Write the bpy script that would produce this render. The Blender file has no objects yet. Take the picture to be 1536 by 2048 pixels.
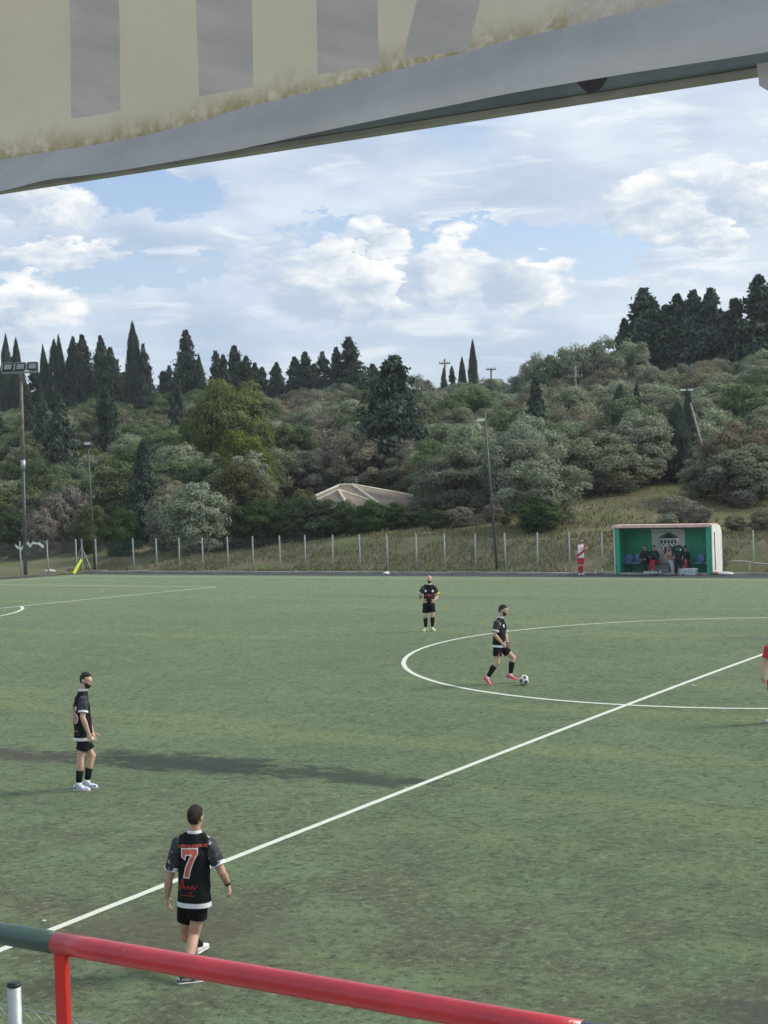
import bpy, bmesh, math, random
import numpy as np
from mathutils import Vector, Matrix, noise
from mathutils.bvhtree import BVHTree

sc = bpy.context.scene
COL = sc.collection
R = math.radians

# ------------------------------------------------------------------ camera
# solved from the pitch markings (circle 9.15 m, penalty box, halfway line) of a cambered pitch
F_PX, PITCH, ROLL, CAM_H = 3149.06, 0.0213863, -0.0336, 4.5086
CX, CY, TH, CAMBER = 9.4547, 38.3651, 0.561737, 0.0027976
CAM = np.array([0, 0, CAM_H])
FWD = np.array([0, math.cos(PITCH), -math.sin(PITCH)])
_r = np.array([1., 0, 0]); _u = np.cross(_r, FWD)
RGT = math.cos(ROLL)*_r + math.sin(ROLL)*_u
UPV = -math.sin(ROLL)*_r + math.cos(ROLL)*_u
cam_d = bpy.data.cameras.new('camera'); cam = bpy.data.objects.new('camera', cam_d); COL.objects.link(cam)
cam.matrix_world = Matrix(((RGT[0], UPV[0], -FWD[0], 0), (RGT[1], UPV[1], -FWD[1], 0), (RGT[2], UPV[2], -FWD[2], CAM_H), (0, 0, 0, 1)))
cam_d.sensor_fit = 'VERTICAL'; cam_d.sensor_height = 36; cam_d.lens = F_PX/2048*36
cam_d.clip_start = 0.1; cam_d.clip_end = 6000
sc.camera = cam

# ------------------------------------------------------------------ node helper
class NT:
    def __init__(s, tree): s.t = tree; s.n = tree.nodes; s.l = tree.links
    def add(s, typ, ins=None, **kw):
        nd = s.n.new(typ)
        for k, v in kw.items(): setattr(nd, k, v)
        for k, v in (ins or {}).items(): s.put(nd, k, v)
        return nd
    def put(s, nd, k, v):
        i = nd.inputs[k]
        if isinstance(v, bpy.types.NodeSocket): s.l.new(v, i)
        else: i.default_value = v
    def m(s, op, a, b=0.0, c=0.0, clamp=False):
        nd = s.n.new('ShaderNodeMath'); nd.operation = op; nd.use_clamp = clamp
        for i, v in enumerate((a, b, c)):
            if isinstance(v, bpy.types.NodeSocket): s.l.new(v, nd.inputs[i])
            else: nd.inputs[i].default_value = v
        return nd.outputs[0]
    def vm(s, op, a, b=(0, 0, 0)):
        nd = s.n.new('ShaderNodeVectorMath'); nd.operation = op
        for i, v in enumerate((a, b)):
            if isinstance(v, bpy.types.NodeSocket): s.l.new(v, nd.inputs[i])
            else: nd.inputs[i].default_value = v
        return nd.outputs['Value'] if op in ('DOT_PRODUCT', 'LENGTH') else nd.outputs[0]
    def noise(s, vec, scale, detail=4, rough=.55, dist=0.0):
        nd = s.add('ShaderNodeTexNoise', {'Scale': scale, 'Detail': detail, 'Roughness': rough, 'Distortion': dist})
        if vec is not None: s.l.new(vec, nd.inputs['Vector'])
        return nd.outputs['Fac']
    def step(s, v, lo, hi):          # smoothstep
        nd = s.n.new('ShaderNodeMapRange'); nd.interpolation_type = 'SMOOTHSTEP'
        s.put(nd, 'Value', v); s.put(nd, 'From Min', lo); s.put(nd, 'From Max', hi)
        return nd.outputs[0]
    def mix(s, f, a, b, blend='MIX'):
        nd = s.n.new('ShaderNodeMix'); nd.data_type = 'RGBA'; nd.blend_type = blend
        for i, v in ((0, f), (6, a), (7, b)):
            if isinstance(v, bpy.types.NodeSocket): s.l.new(v, nd.inputs[i])
            elif i == 0: nd.inputs[0].default_value = v
            else: nd.inputs[i].default_value = (*v[:3], 1)
        return nd.outputs[2]
    def comb(s, x, y, z):
        nd = s.n.new('ShaderNodeCombineXYZ')
        for i, v in enumerate((x, y, z)):
            if isinstance(v, bpy.types.NodeSocket): s.l.new(v, nd.inputs[i])
            else: nd.inputs[i].default_value = v
        return nd.outputs[0]

# ------------------------------------------------------------------ sun and sky
SUN_AZ, SUN_EL = R(82), R(38)        # azimuth clockwise from the viewing direction
SUN_DIR = (math.sin(SUN_AZ)*math.cos(SUN_EL), math.cos(SUN_AZ)*math.cos(SUN_EL), math.sin(SUN_EL))
sun_d = bpy.data.lights.new('sun', 'SUN'); sun_d.energy = 2.9; sun_d.angle = R(17); sun_d.color = (1, .93, .80)
sun = bpy.data.objects.new('sun', sun_d); COL.objects.link(sun)
sun.rotation_euler = Vector(SUN_DIR).to_track_quat('Z', 'Y').to_euler()

def build_sky():
    w = bpy.data.worlds.new('World'); sc.world = w; w.use_nodes = True
    t = NT(w.node_tree); t.n.clear()
    sky = t.add('ShaderNodeTexSky', sky_type='NISHITA', sun_disc=False, sun_elevation=SUN_EL, sun_rotation=SUN_AZ, air_density=1.0, dust_density=1.5, ozone_density=1.2)
    d = t.add('ShaderNodeTexCoord').outputs['Generated']
    sep = t.add('ShaderNodeSeparateXYZ', {'Vector': d})
    x, y, z = sep.outputs
    DEG = 57.29578
    az = t.m('MULTIPLY', t.m('ARCTAN2', x, y), DEG)
    el = t.m('MULTIPLY', t.m('ARCSINE', z), DEG)
    p = t.vm('MULTIPLY', d, (1, 1, 2.1))
    # ragged displacement of the (azimuth, elevation) plane, degrees
    wn = t.add('ShaderNodeTexNoise', {'Vector': p, 'Scale': 26.0, 'Detail': 7.0, 'Roughness': .62})
    wv = t.vm('SUBTRACT', wn.outputs['Color'], (.5, .5, .5))
    ws = t.add('ShaderNodeSeparateXYZ', {'Vector': wv})
    azw = t.m('ADD', az, t.m('MULTIPLY', ws.outputs[0], 4.6))
    elw = t.m('ADD', el, t.m('MULTIPLY', ws.outputs[1], 3.4))
    def field(lst, A, E, side=False):
        """union of soft ellipses given by pixel centre and radii; also how far to the upper right of its own heap a point lies"""
        acc = None; sd = None
        for (px, py, rx, ry) in lst:
            a0 = (px-768)/55.0; e0 = (957-(px-768)*.0336-py)/55.0
            dx = t.m('MULTIPLY_ADD', A, 55.0/rx, -a0*55.0/rx); dy = t.m('MULTIPLY_ADD', E, 55.0/ry, -e0*55.0/ry)
            f = t.m('SUBTRACT', 1.0, t.m('SQRT', t.m('MULTIPLY_ADD', dx, dx, t.m('MULTIPLY', dy, dy))))
            if side:
                q = t.m('MULTIPLY_ADD', dx, .55, t.m('MULTIPLY', dy, .6))
                if sd is None: sd = q
                else:
                    gt = t.m('GREATER_THAN', f, acc); sd = t.m('MULTIPLY_ADD', t.m('SUBTRACT', q, sd), gt, sd)
            acc = f if acc is None else t.m('MAXIMUM', acc, f)
        return (acc, sd) if side else acc
    gaps = field([(285, 395, 170, 50), (690, 468, 100, 28), (990, 484, 260, 24), (1190, 515, 130, 32), (20, 545, 90, 32), (300, 560, 160, 26)], azw, elw)
    cum, side = field([(700, 570, 165, 88), (765, 500, 62, 62), (925, 545, 105, 75), (1060, 578, 115, 52), (1320, 425, 120, 62), (1400, 492, 95, 30), (1510, 420, 90, 60),
             (120, 522, 150, 32), (60, 620, 130, 60), (100, 420, 140, 55)], azw, elw, True)
    # stratocumulus sheet over the whole dome
    n1 = t.noise(p, 7.5, 6, .56, .25)
    n2 = t.noise(t.vm('MULTIPLY', d, (1, 1, 3.2)), 8.0, 6, .52, .3)
    n3 = t.noise(p, 30.0, 5, .58, .4)
    cover = t.m('SUBTRACT', t.m('ADD', n1, .16), t.m('MULTIPLY', t.step(gaps, -.35, .3), .40))
    cover = t.m('MULTIPLY', t.step(cover, .36, .62), .97)
    sundot = t.vm('DOT_PRODUCT', d, SUN_DIR)
    glow = t.step(sundot, -.25, .9)
    n4 = t.noise(t.vm('MULTIPLY', d, (1, 1, 5.5)), 13.0, 8, .62, .5)
    tone = t.m('ADD', t.m('MULTIPLY', t.step(n2, .34, .68), .75), t.m('MULTIPLY', t.step(n3, .3, .75), .25))
    low = t.mix(tone, (.355, .47, .63), (.665, .75, .85))
    low = t.mix(t.m('MULTIPLY', glow, .5), low, (.85, .885, .925))
    low = t.mix(t.m('MULTIPLY', t.step(n4, .50, .70), .62), low, (.93, .94, .95))
    hz = t.step(el, 9.0, 1.0)
    low = t.mix(t.m('MULTIPLY', hz, .45), low, (.51, .615, .735))
    # cumulus heaps: crisp bright tops towards the sun, melting into the sheet on the far side
    cf = t.m('ADD', cum, t.m('MULTIPLY', t.m('SUBTRACT', n3, .5), .6))
    cmask = t.step(cf, -.08, .28)
    lit = t.m('ADD', t.m('MULTIPLY', side, .62), t.m('MULTIPLY', t.m('SUBTRACT', n3, .5), 2.6))
    lit = t.step(lit, -.55, .85)
    ccol = t.mix(lit, (.46, .56, .69), (1.0, .985, .94))
    blue = t.vm('MULTIPLY', sky.outputs[0], (1.55, 1.5, 1.58))
    s10 = t.n.new('ShaderNodeVectorMath'); s10.operation = 'SCALE'; t.l.new(low, s10.inputs[0]); s10.inputs['Scale'].default_value = 10.0
    c10 = t.n.new('ShaderNodeVectorMath'); c10.operation = 'SCALE'; t.l.new(ccol, c10.inputs[0]); c10.inputs['Scale'].default_value = 10.0
    col = t.mix(cover, blue, s10.outputs[0])
    col = t.mix(t.m('MULTIPLY', cmask, .92), col, c10.outputs[0])
    bg = t.add('ShaderNodeBackground', {'Color': col, 'Strength': .1})
    t.l.new(bg.outputs[0], t.add('ShaderNodeOutputWorld').inputs[0])
build_sky()
sc.world.cycles.sampling_method = 'NONE'

sc.view_settings.view_transform = 'Standard'; sc.view_settings.look = 'None'
sc.view_settings.exposure = 0.18; sc.view_settings.gamma = 1.0; sc.view_settings.use_curve_mapping = False
sc.cycles.use_denoising = True
try: sc.cycles.denoiser = 'OPENIMAGEDENOISE'
except Exception: pass
sc.cycles.max_bounces = 5; sc.cycles.transparent_max_bounces = 16; sc.cycles.diffuse_bounces = 2; sc.cycles.glossy_bounces = 2

# ------------------------------------------------------------------ coordinates
# pitch frame: a to the right along the touchline, b across towards the far side, origin on the centre spot
AX = np.array([math.cos(TH), -math.sin(TH), 0.]); BX = np.array([math.sin(TH), math.cos(TH), 0.])
ORG = np.array([CX, CY, 0.])
PM = Matrix.Translation((CX, CY, 0)) @ Matrix.Rotation(-TH, 4, 'Z')      # pitch frame -> world
def camber(b): return -CAMBER*abs(b)**1.5
def ray(px, py):
    return (px-768)/F_PX*RGT + (1024-py)/F_PX*UPV + FWD
def on_b(px, py, b):                      # pixel -> world point on the vertical plane b = const
    d = ray(px, py); c = (CAM-ORG) @ BX
    return CAM + d*((b-c)/(d @ BX))
def ab(P): v = np.asarray(P)-ORG; return v @ AX, v @ BX, P[2]
def pix_ab(px, py, b): return ab(on_b(px, py, b))
def at_y(px, py, Y):
    d = ray(px, py); return CAM + d*(Y/d[1])
def ground(px, py):                        # pixel -> point on the pitch
    d = ray(px, py); t = -CAM_H/d[2]
    for _ in range(40):
        z = camber((CAM+d*t-ORG) @ BX); t = .5*t + .5*(z-CAM_H)/d[2]
    return CAM + d*t
def W(a, b, z=0.): return ORG + AX*a + BX*b + np.array([0, 0, z])
def proj(P):
    v = np.asarray(P)-CAM; z = v @ FWD
    return 768+F_PX*(v @ RGT)/z, 1024-F_PX*(v @ UPV)/z

# ------------------------------------------------------------------ object helpers
def tag(o, label=None, cat=None, group=None, kind=None):
    if label: o['label'] = label
    if cat: o['category'] = cat
    if group: o['group'] = group
    if kind: o['kind'] = kind
    return o
def link(name, me, mat=None, parent=None):
    o = bpy.data.objects.new(name, me); COL.objects.link(o)
    if mat is not None:
        for mm in (mat if isinstance(mat, (list, tuple)) else [mat]): me.materials.append(mm)
    if parent is not None: o.parent = parent
    return o
def empty(name, M=None):
    o = bpy.data.objects.new(name, None); COL.objects.link(o); o.empty_display_size = .2
    if M is not None: o.matrix_world = M
    return o
def smooth(me): me.polygons.foreach_set('use_smooth', np.ones(len(me.polygons), bool)); return me
class MB:
    """collects verts and faces for one mesh object"""
    def __init__(s): s.v = []; s.f = []; s.mi = []
    def poly(s, pts, mi=0):
        k = len(s.v); s.v += [tuple(p) for p in pts]; s.f.append(tuple(range(k, k+len(pts)))); s.mi.append(mi); return s
    def mesh(s, V, Fs, mi=0):
        k = len(s.v); s.v += [tuple(p) for p in V]; s.f += [tuple(i+k for i in f) for f in Fs]; s.mi += [mi]*len(Fs); return s
    def box(s, lo, hi, mi=0, bev=0):
        x0, y0, z0 = lo; x1, y1, z1 = hi
        if bev:
            bm = bmesh.new(); bmesh.ops.create_cube(bm, size=1)
            for v in bm.verts: v.co = Vector(((x0+x1)/2+v.co.x*(x1-x0), (y0+y1)/2+v.co.y*(y1-y0), (z0+z1)/2+v.co.z*(z1-z0)))
            bmesh.ops.bevel(bm, geom=bm.edges[:], offset=bev, segments=2, affect='EDGES', profile=.6)
            bm.verts.index_update(); s.mesh([v.co[:] for v in bm.verts], [[v.index for v in f.verts] for f in bm.faces], mi); bm.free(); return s
        V = [(x0, y0, z0), (x1, y0, z0), (x1, y1, z0), (x0, y1, z0), (x0, y0, z1), (x1, y0, z1), (x1, y1, z1), (x0, y1, z1)]
        return s.mesh(V, [(0, 3, 2, 1), (4, 5, 6, 7), (0, 1, 5, 4), (1, 2, 6, 5), (2, 3, 7, 6), (3, 0, 4, 7)], mi)
    def tube(s, pts, rad, n=10, cap=True, mi=0, phase=0.0):
        pts = [np.asarray(p, float) for p in pts]; m = len(pts)
        rad = [rad]*m if np.isscalar(rad) else rad
        V = []; prev = None
        for i in range(m):
            d = pts[min(i+1, m-1)]-pts[max(i-1, 0)]; d = d/(np.linalg.norm(d)+1e-9)
            if prev is None:
                h = np.array([0, 0, 1.]) if abs(d[2]) < .9 else np.array([1., 0, 0])
            else: h = prev
            e1 = h-d*(h @ d); e1 /= np.linalg.norm(e1)+1e-9; e2 = np.cross(d, e1); prev = e1
            for k in range(n):
                an = 2*math.pi*k/n+phase; V.append(pts[i]+rad[i]*(math.cos(an)*e1+math.sin(an)*e2))
        Fs = [(i*n+k, i*n+(k+1) % n, (i+1)*n+(k+1) % n, (i+1)*n+k) for i in range(m-1) for k in range(n)]
        if cap: Fs += [tuple(range(n-1, -1, -1)), tuple((m-1)*n+k for k in range(n))]
        return s.mesh(V, Fs, mi)
    def rings(s, cs, la, fw, rx, ry, n=18, mi=0, pw=1.0, cap=True):
        """loft of elliptical rings: centre, lateral axis, forward axis, half sizes"""
        V = []; m = len(cs)
        for i in range(m):
            for k in range(n):
                an = 2*math.pi*k/n; c, q = math.cos(an), math.sin(an)
                c = math.copysign(abs(c)**pw, c); q = math.copysign(abs(q)**pw, q)
                V.append(np.asarray(cs[i])+np.asarray(la[i])*rx[i]*c+np.asarray(fw[i])*ry[i]*q)
        Fs = [(i*n+k, i*n+(k+1) % n, (i+1)*n+(k+1) % n, (i+1)*n+k) for i in range(m-1) for k in range(n)]
        if cap: Fs += [tuple(range(n-1, -1, -1)), tuple((m-1)*n+k for k in range(n))]
        return s.mesh(V, Fs, mi)
    def ball(s, c, r, ax=None, seg=14, rg=9, fn=None, mi=0):
        c = np.asarray(c, float); r = np.asarray([r]*3 if np.isscalar(r) else r, float)
        ax = np.eye(3) if ax is None else np.asarray(ax)        # rows: local x,y,z axes
        V = []
        for i in range(rg+1):
            ph = math.pi*i/rg
            for k in range(seg):
                an = 2*math.pi*k/seg
                l = np.array([math.sin(ph)*math.cos(an), math.sin(ph)*math.sin(an), math.cos(ph)])
                q = l*r*(fn(l) if fn else 1.0)
                V.append(c+q @ ax)
        Fs = []
        for i in range(rg):
            for k in range(seg):
                a, b_, c_, d_ = i*seg+k, i*seg+(k+1) % seg, (i+1)*seg+(k+1) % seg, (i+1)*seg+k
                Fs.append((a, d_, c_) if i == 0 else ((a, d_, b_) if i == rg-1 else (a, d_, c_, b_)))
        return s.mesh(V, Fs, mi)
    def data(s, name='m', sm=False):
        me = bpy.data.meshes.new(name); me.from_pydata([tuple(map(float, p)) for p in s.v], [], s.f)
        if any(s.mi): me.polygons.foreach_set('material_index', s.mi)
        me.validate(); me.update()
        if sm: smooth(me)
        return me
    def build(s, name, mat, parent=None, sm=False): return link(name, s.data(name, sm), mat, parent)
WORK = bpy.data.scenes.new('work')      # scratch scene for meshing, removed at the end
def remeshed(mb, vox, it=4, dec=1.0, fold=0.0, seed=0.0):
    """union of everything in mb as one continuous skin"""
    me = mb.data('tmp'); o = bpy.data.objects.new('tmp', me); WORK.collection.objects.link(o)
    r = o.modifiers.new('r', 'REMESH'); r.mode = 'VOXEL'; r.voxel_size = vox
    if it: s_ = o.modifiers.new('s', 'SMOOTH'); s_.factor = .5; s_.iterations = it
    if dec < 1: d = o.modifiers.new('d', 'DECIMATE'); d.ratio = dec
    WORK.view_layers[0].update(); dg = WORK.view_layers[0].depsgraph
    out = bpy.data.meshes.new_from_object(o.evaluated_get(dg))
    bpy.data.objects.remove(o); bpy.data.meshes.remove(me)
    if fold:
        for v in out.vertices:
            c = v.co; k = noise.noise(Vector((c.x*9+seed, c.y*9, c.z*5)))+.5*noise.noise(Vector((c.x*22, c.y*22+seed, c.z*12)))
            v.co = c+v.normal*(k*fold)
    return smooth(out)

# ------------------------------------------------------------------ materials
_mats = {}
def mat(name, col, rough=.7, spec=.3, metal=0.0, nscale=0, nvar=0.0, bump=0.0, bscale=60, coat=0.0, sheen=0.0, col2=None, detail=4, trans=0.0, chip=False):
    if name in _mats: return _mats[name]
    m = bpy.data.materials.new(name); m.use_nodes = True; t = NT(m.node_tree); b = t.n['Principled BSDF']
    b.inputs['Roughness'].default_value = rough; b.inputs['Specular IOR Level'].default_value = spec; b.inputs['Metallic'].default_value = metal
    if coat: b.inputs['Coat Weight'].default_value = coat; b.inputs['Coat Roughness'].default_value = .25
    if sheen: b.inputs['Sheen Weight'].default_value = sheen
    co = t.add('ShaderNodeTexCoord').outputs['Object']
    if nscale:
        f = t.step(t.noise(co, nscale, detail, .6), .3, .7)
        c2 = col2 or tuple(min(1, c*(1+nvar)) for c in col); c1 = col if col2 else tuple(c*(1-nvar) for c in col)
        t.l.new(t.mix(f, c1, c2), b.inputs['Base Color'])
    else: b.inputs['Base Color'].default_value = (*col, 1)
    if chip:
        src = b.inputs['Base Color'].links[0].from_socket; ck = t.m('MULTIPLY', t.step(t.noise(co, 38.0, 5, .7), .66, .69), t.step(t.noise(co, 5.0, 2), .45, .6))
        t.l.new(t.mix(ck, src, (.20, .17, .15)), b.inputs['Base Color'])
    if bump:
        bn = t.add('ShaderNodeBump', {'Strength': bump, 'Distance': .02, 'Height': t.noise(co, bscale, 4, .6)}); t.l.new(bn.outputs[0], b.inputs['Normal'])
    if trans:
        out = t.n['Material Output']; tr = t.add('ShaderNodeBsdfTranslucent', {'Color': (*col, 1)})
        mx = t.add('ShaderNodeMixShader', {0: trans}); t.l.new(b.outputs[0], mx.inputs[1]); t.l.new(tr.outputs[0], mx.inputs[2]); t.l.new(mx.outputs[0], out.inputs[0])
    _mats[name] = m; return m

def turf_material():
    m = bpy.data.materials.new('artificial_turf'); m.use_nodes = True; t = NT(m.node_tree); b = t.n['Principled BSDF']
    co = t.add('ShaderNodeTexCoord').outputs['Object']
    sp = t.add('ShaderNodeSeparateXYZ', {'Vector': co}); a, bb = sp.outputs[0], sp.outputs[1]
    flat = t.comb(a, bb, 0.0)
    big = t.noise(flat, .16, 5, .6); mid = t.noise(flat, 1.1, 6, .65); fine = t.noise(flat, 9.0, 5, .7); grain = t.noise(flat, 55.0, 3, .7)
    col = t.mix(t.step(big, .35, .66), (.136, .194, .096), (.178, .240, .122))
    col = t.mix(t.m('MULTIPLY', t.step(mid, .45, .72), .55), col, (.096, .142, .076))
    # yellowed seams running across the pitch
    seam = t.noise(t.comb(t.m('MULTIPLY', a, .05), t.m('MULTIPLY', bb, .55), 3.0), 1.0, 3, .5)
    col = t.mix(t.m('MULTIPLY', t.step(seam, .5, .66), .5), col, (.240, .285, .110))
    col = t.mix(t.m('MULTIPLY', t.step(bb, -6.0, 26.0), .55), col, (.232, .292, .166))  # far side paler: grazing-angle brightening painted into the turf colour
    # brown worn infill: along the near touchline and in busy places
    near = t.m('ADD', t.step(bb, -15.0, -25.0), t.m('MULTIPLY', t.step(big, .5, .75), .25))
    worn = t.m('MULTIPLY', near, t.step(t.noise(flat, .55, 6, .68, .4), .38, .62))
    col = t.mix(t.m('MULTIPLY', worn, .8), col, (.108, .098, .062))
    rag1 = t.noise(t.comb(t.m('MULTIPLY', a, .55), bb, 0.), 2.6, 8, .8, .5)
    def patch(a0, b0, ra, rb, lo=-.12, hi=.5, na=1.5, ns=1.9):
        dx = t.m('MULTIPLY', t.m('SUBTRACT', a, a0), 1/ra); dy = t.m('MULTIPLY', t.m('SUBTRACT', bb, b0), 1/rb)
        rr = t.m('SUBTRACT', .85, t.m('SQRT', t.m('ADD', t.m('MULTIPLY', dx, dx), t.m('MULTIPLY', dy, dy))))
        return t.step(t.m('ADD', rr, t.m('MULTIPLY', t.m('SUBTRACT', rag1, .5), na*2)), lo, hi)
    tuft = t.noise(flat, 2.6, 8, .76, .6); fleck = t.noise(flat, 8.5, 6, .80, .3)
    col = t.mix(t.m('MULTIPLY', t.step(tuft, .51, .63), .62), col, (.062, .088, .054))
    col = t.mix(t.m('MULTIPLY', t.step(tuft, .47, .36), .5), col, (.228, .288, .164))
    col = t.mix(t.m('MULTIPLY', t.step(fleck, .53, .62), .85), col, (.036, .050, .030))
    col = t.mix(t.m('MULTIPLY', t.step(fleck, .47, .38), .7), col, (.262, .318, .188))
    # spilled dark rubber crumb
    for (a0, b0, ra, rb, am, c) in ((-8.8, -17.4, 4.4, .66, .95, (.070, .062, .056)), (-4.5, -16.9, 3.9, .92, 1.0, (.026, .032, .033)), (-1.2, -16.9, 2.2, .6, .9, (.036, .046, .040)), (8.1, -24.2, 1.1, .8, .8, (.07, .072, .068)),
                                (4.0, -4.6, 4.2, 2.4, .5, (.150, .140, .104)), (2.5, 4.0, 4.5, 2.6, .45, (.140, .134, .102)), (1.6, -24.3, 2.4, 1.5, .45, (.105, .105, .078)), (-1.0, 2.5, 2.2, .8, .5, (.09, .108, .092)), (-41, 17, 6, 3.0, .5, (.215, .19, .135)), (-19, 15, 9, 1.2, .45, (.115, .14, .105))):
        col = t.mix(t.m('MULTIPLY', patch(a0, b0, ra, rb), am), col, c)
    col = t.mix(t.m('MULTIPLY', t.step(grain, .5, .66), .6), col, (.045, .058, .036))
    t.l.new(col, b.inputs['Base Color'])
    b.inputs['Roughness'].default_value = .85; b.inputs['Specular IOR Level'].default_value = .12
    b.inputs['Sheen Weight'].default_value = .16; b.inputs['Sheen Roughness'].default_value = .4; b.inputs['Sheen Tint'].default_value = (.8, .95, .7, 1)
    h = t.m('ADD', t.m('MULTIPLY', grain, .8), t.m('MULTIPLY', fleck, 1.6))
    bn = t.add('ShaderNodeBump', {'Strength': .8, 'Distance': .05, 'Height': h}); t.l.new(bn.outputs[0], b.inputs['Normal'])
    return m
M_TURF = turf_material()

def line_material():
    m = bpy.data.materials.new('turf_line_white'); m.use_nodes = True; t = NT(m.node_tree); b = t.n['Principled BSDF']
    co = t.add('ShaderNodeTexCoord').outputs['Object']
    w = t.noise(co, 7.0, 6, .75); g = t.noise(co, 45.0, 3, .7)
    col = t.mix(t.step(w, .56, .74), (.64, .67, .58), (.34, .39, .28))
    col = t.mix(t.m('MULTIPLY', t.step(g, .52, .72), .5), col, (.36, .41, .33))
    t.l.new(col, b.inputs['Base Color']); b.inputs['Roughness'].default_value = .9; b.inputs['Specular IOR Level'].default_value = .1
    return m
M_LINE = line_material()

def soil_material():
    m = bpy.data.materials.new('dry_grass_slope'); m.use_nodes = True; t = NT(m.node_tree); b = t.n['Principled BSDF']
    co = t.add('ShaderNodeTexCoord').outputs['Object']
    n0 = t.noise(co, .09, 5, .6); n1 = t.noise(co, .5, 6, .65, .3); n2 = t.noise(co, 3.5, 6, .7)
    col = t.mix(t.step(n0, .38, .62), (.150, .150, .080), (.172, .150, .092))
    col = t.mix(t.m('MULTIPLY', t.step(n1, .45, .62), .75), col, (.120, .148, .056))
    col = t.mix(t.m('MULTIPLY', t.step(n1, .44, .3), .6), col, (.285, .250, .175))
    col = t.mix(t.m('MULTIPLY', t.step(n2, .5, .72), .6), col, (.07, .066, .048))
    t.l.new(col, b.inputs['Base Color']); b.inputs['Roughness'].default_value = .95; b.inputs['Specular IOR Level'].default_value = .1
    bn = t.add('ShaderNodeBump', {'Strength': .7, 'Distance': .25, 'Height': n2}); t.l.new(bn.outputs[0], b.inputs['Normal'])
    return m
M_SOIL = soil_material()
M_ASPH = mat('dark_rubber_path', (.055, .058, .062), .9, .2, nscale=1.3, nvar=.35, bump=.4, bscale=18)
M_CONC = mat('concrete', (.33, .325, .30), .9, .2, nscale=1.1, nvar=.25, bump=.4, bscale=25)
M_GALV = mat('galvanised_steel', (.36, .40, .40), .5, .5, .55, nscale=3, nvar=.18, bump=.1, bscale=30)
M_GALVP = mat('grey_painted_post', (.30, .345, .335), .6, .35, 0, nscale=4, nvar=.2)

# ------------------------------------------------------------------ ground, pitch, markings
PROF_B = [33.2, 34.6, 36.3, 38.2, 41, 47, 58, 75, 95, 118, 136, 185, 260]
PROF_Z = [-.545, -.52, .15, .95, 1.15, 1.35, 2.5, 5.2, 8.9, 12.9, 13.4, 9., 3.]
def hill(a, b):
    if b <= 33.2:
        if abs(b) <= 33.2 and -90 < a < 90: z = camber(b)-.02
        else: z = -.56
        if a < -54.5:                                   # scrubby ground beyond the goal-end fence
            z += .9*min(1, max(0, (-54.5-a)/14))
        return z
    z = float(np.interp(b, PROF_B, PROF_Z))
    fade = min(1, max(0, (-a-38)/10))                  # the bank dies out towards the left
    z -= fade*float(np.interp(b, [34, 38, 50, 70], [0, 1.15, .9, 0]))
    z -= 1.6*min(1, max(0, (-a-8)/40))*min(1, max(0, (b-70)/40))
    k = min(1, max(0, (b-36)/12))
    z += k*(.55*noise.noise(Vector((a*.05, b*.05, 1.)))*min(3, 1+b/60)+.22*noise.noise(Vector((a*.21, b*.21, 4.))))
    z += .16*noise.noise(Vector((a*.55, b*.55, 7.)))*min(1, max(0, (b-34.8)/2))
    return z

def grid(name, As, Bs, zf, m):
    V = [(a, b, zf(a, b)) for b in Bs for a in As]; n = len(As)
    Fs = [(j*n+i, j*n+i+1, (j+1)*n+i+1, (j+1)*n+i) for j in range(len(Bs)-1) for i in range(n-1)]
    mb = MB(); mb.v = V; mb.f = Fs; mb.mi = [0]*len(Fs)
    o = mb.build(name, m, sm=True); o.matrix_world = PM; return o
As = list(np.arange(-70, 30, 1.1)); As = [-2500, -900, -400, -200, -130, -95]+As+[34, 45, 60, 90, 150, 300, 800, 2500]
Bs = [-2500, -600, -150, -60]+list(np.arange(-40, 33, 2.0))+[33.2]+list(np.arange(33.8, 48, .55))+list(np.arange(48.5, 140, 1.8))+[150, 165, 185, 220, 260, 500, 1200, 3000]
tag(grid('terrain', As, Bs, hill, M_SOIL), kind='structure')
T_NEAR, T_FAR, GOAL = -28.26, 28.26, -(32.87+16.5)
As = [-51.6]+list(np.arange(-50, 52, 2.0)); Bs = [-33.3]+list(np.arange(-33, 31, .75))+[30.6]
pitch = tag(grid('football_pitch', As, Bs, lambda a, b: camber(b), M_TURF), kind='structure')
path = tag(grid('perimeter_path', [-53.2]+list(np.arange(-51, 51, 2.0)), [30.3, 31, 31.8, 32.6, 33.1], lambda a, b: camber(b)+.006, M_ASPH), kind='structure')
grid_end = tag(grid('goal_end_path', [-53.2, -52.4, -51.4], list(np.arange(-33, 30.4, 1.6)), lambda a, b: camber(b)+.008, M_ASPH), kind='structure')

def strip(name, pts, w=.11, closed=False):
    """a painted line that follows the camber"""
    pts = np.array(pts, float); n = len(pts); mb = MB()
    for i in range(n):
        if closed: d = pts[(i+1) % n]-pts[i-1]
        else: d = pts[min(i+1, n-1)]-pts[max(i-1, 0)]
        d /= np.linalg.norm(d); nn = np.array([-d[1], d[0]])
        for s in (-1, 1):
            j = 1+.16*noise.noise(Vector((pts[i][0]*3.1, pts[i][1]*3.1, s*5.)))
            p = pts[i]+nn*s*w/2*j; mb.v.append((p[0], p[1], camber(p[1])+.005))
    m = n if closed else n-1
    mb.f = [(2*i, 2*i+1, 2*((i+1) % n)+1, 2*((i+1) % n)) for i in range(m)]; mb.mi = [0]*m
    o = mb.build(name, M_LINE); o.matrix_world = PM; return tag(o, kind='structure')
def seg(p, q, st=.3):
    k = max(2, int(np.hypot(q[0]-p[0], q[1]-p[1])/st)); return [(p[0]+(q[0]-p[0])*i/k, p[1]+(q[1]-p[1])*i/k) for i in range(k+1)]
strip('halfway_line', seg((0, T_NEAR+.06), (0, T_FAR-.06)), .115)
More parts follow.
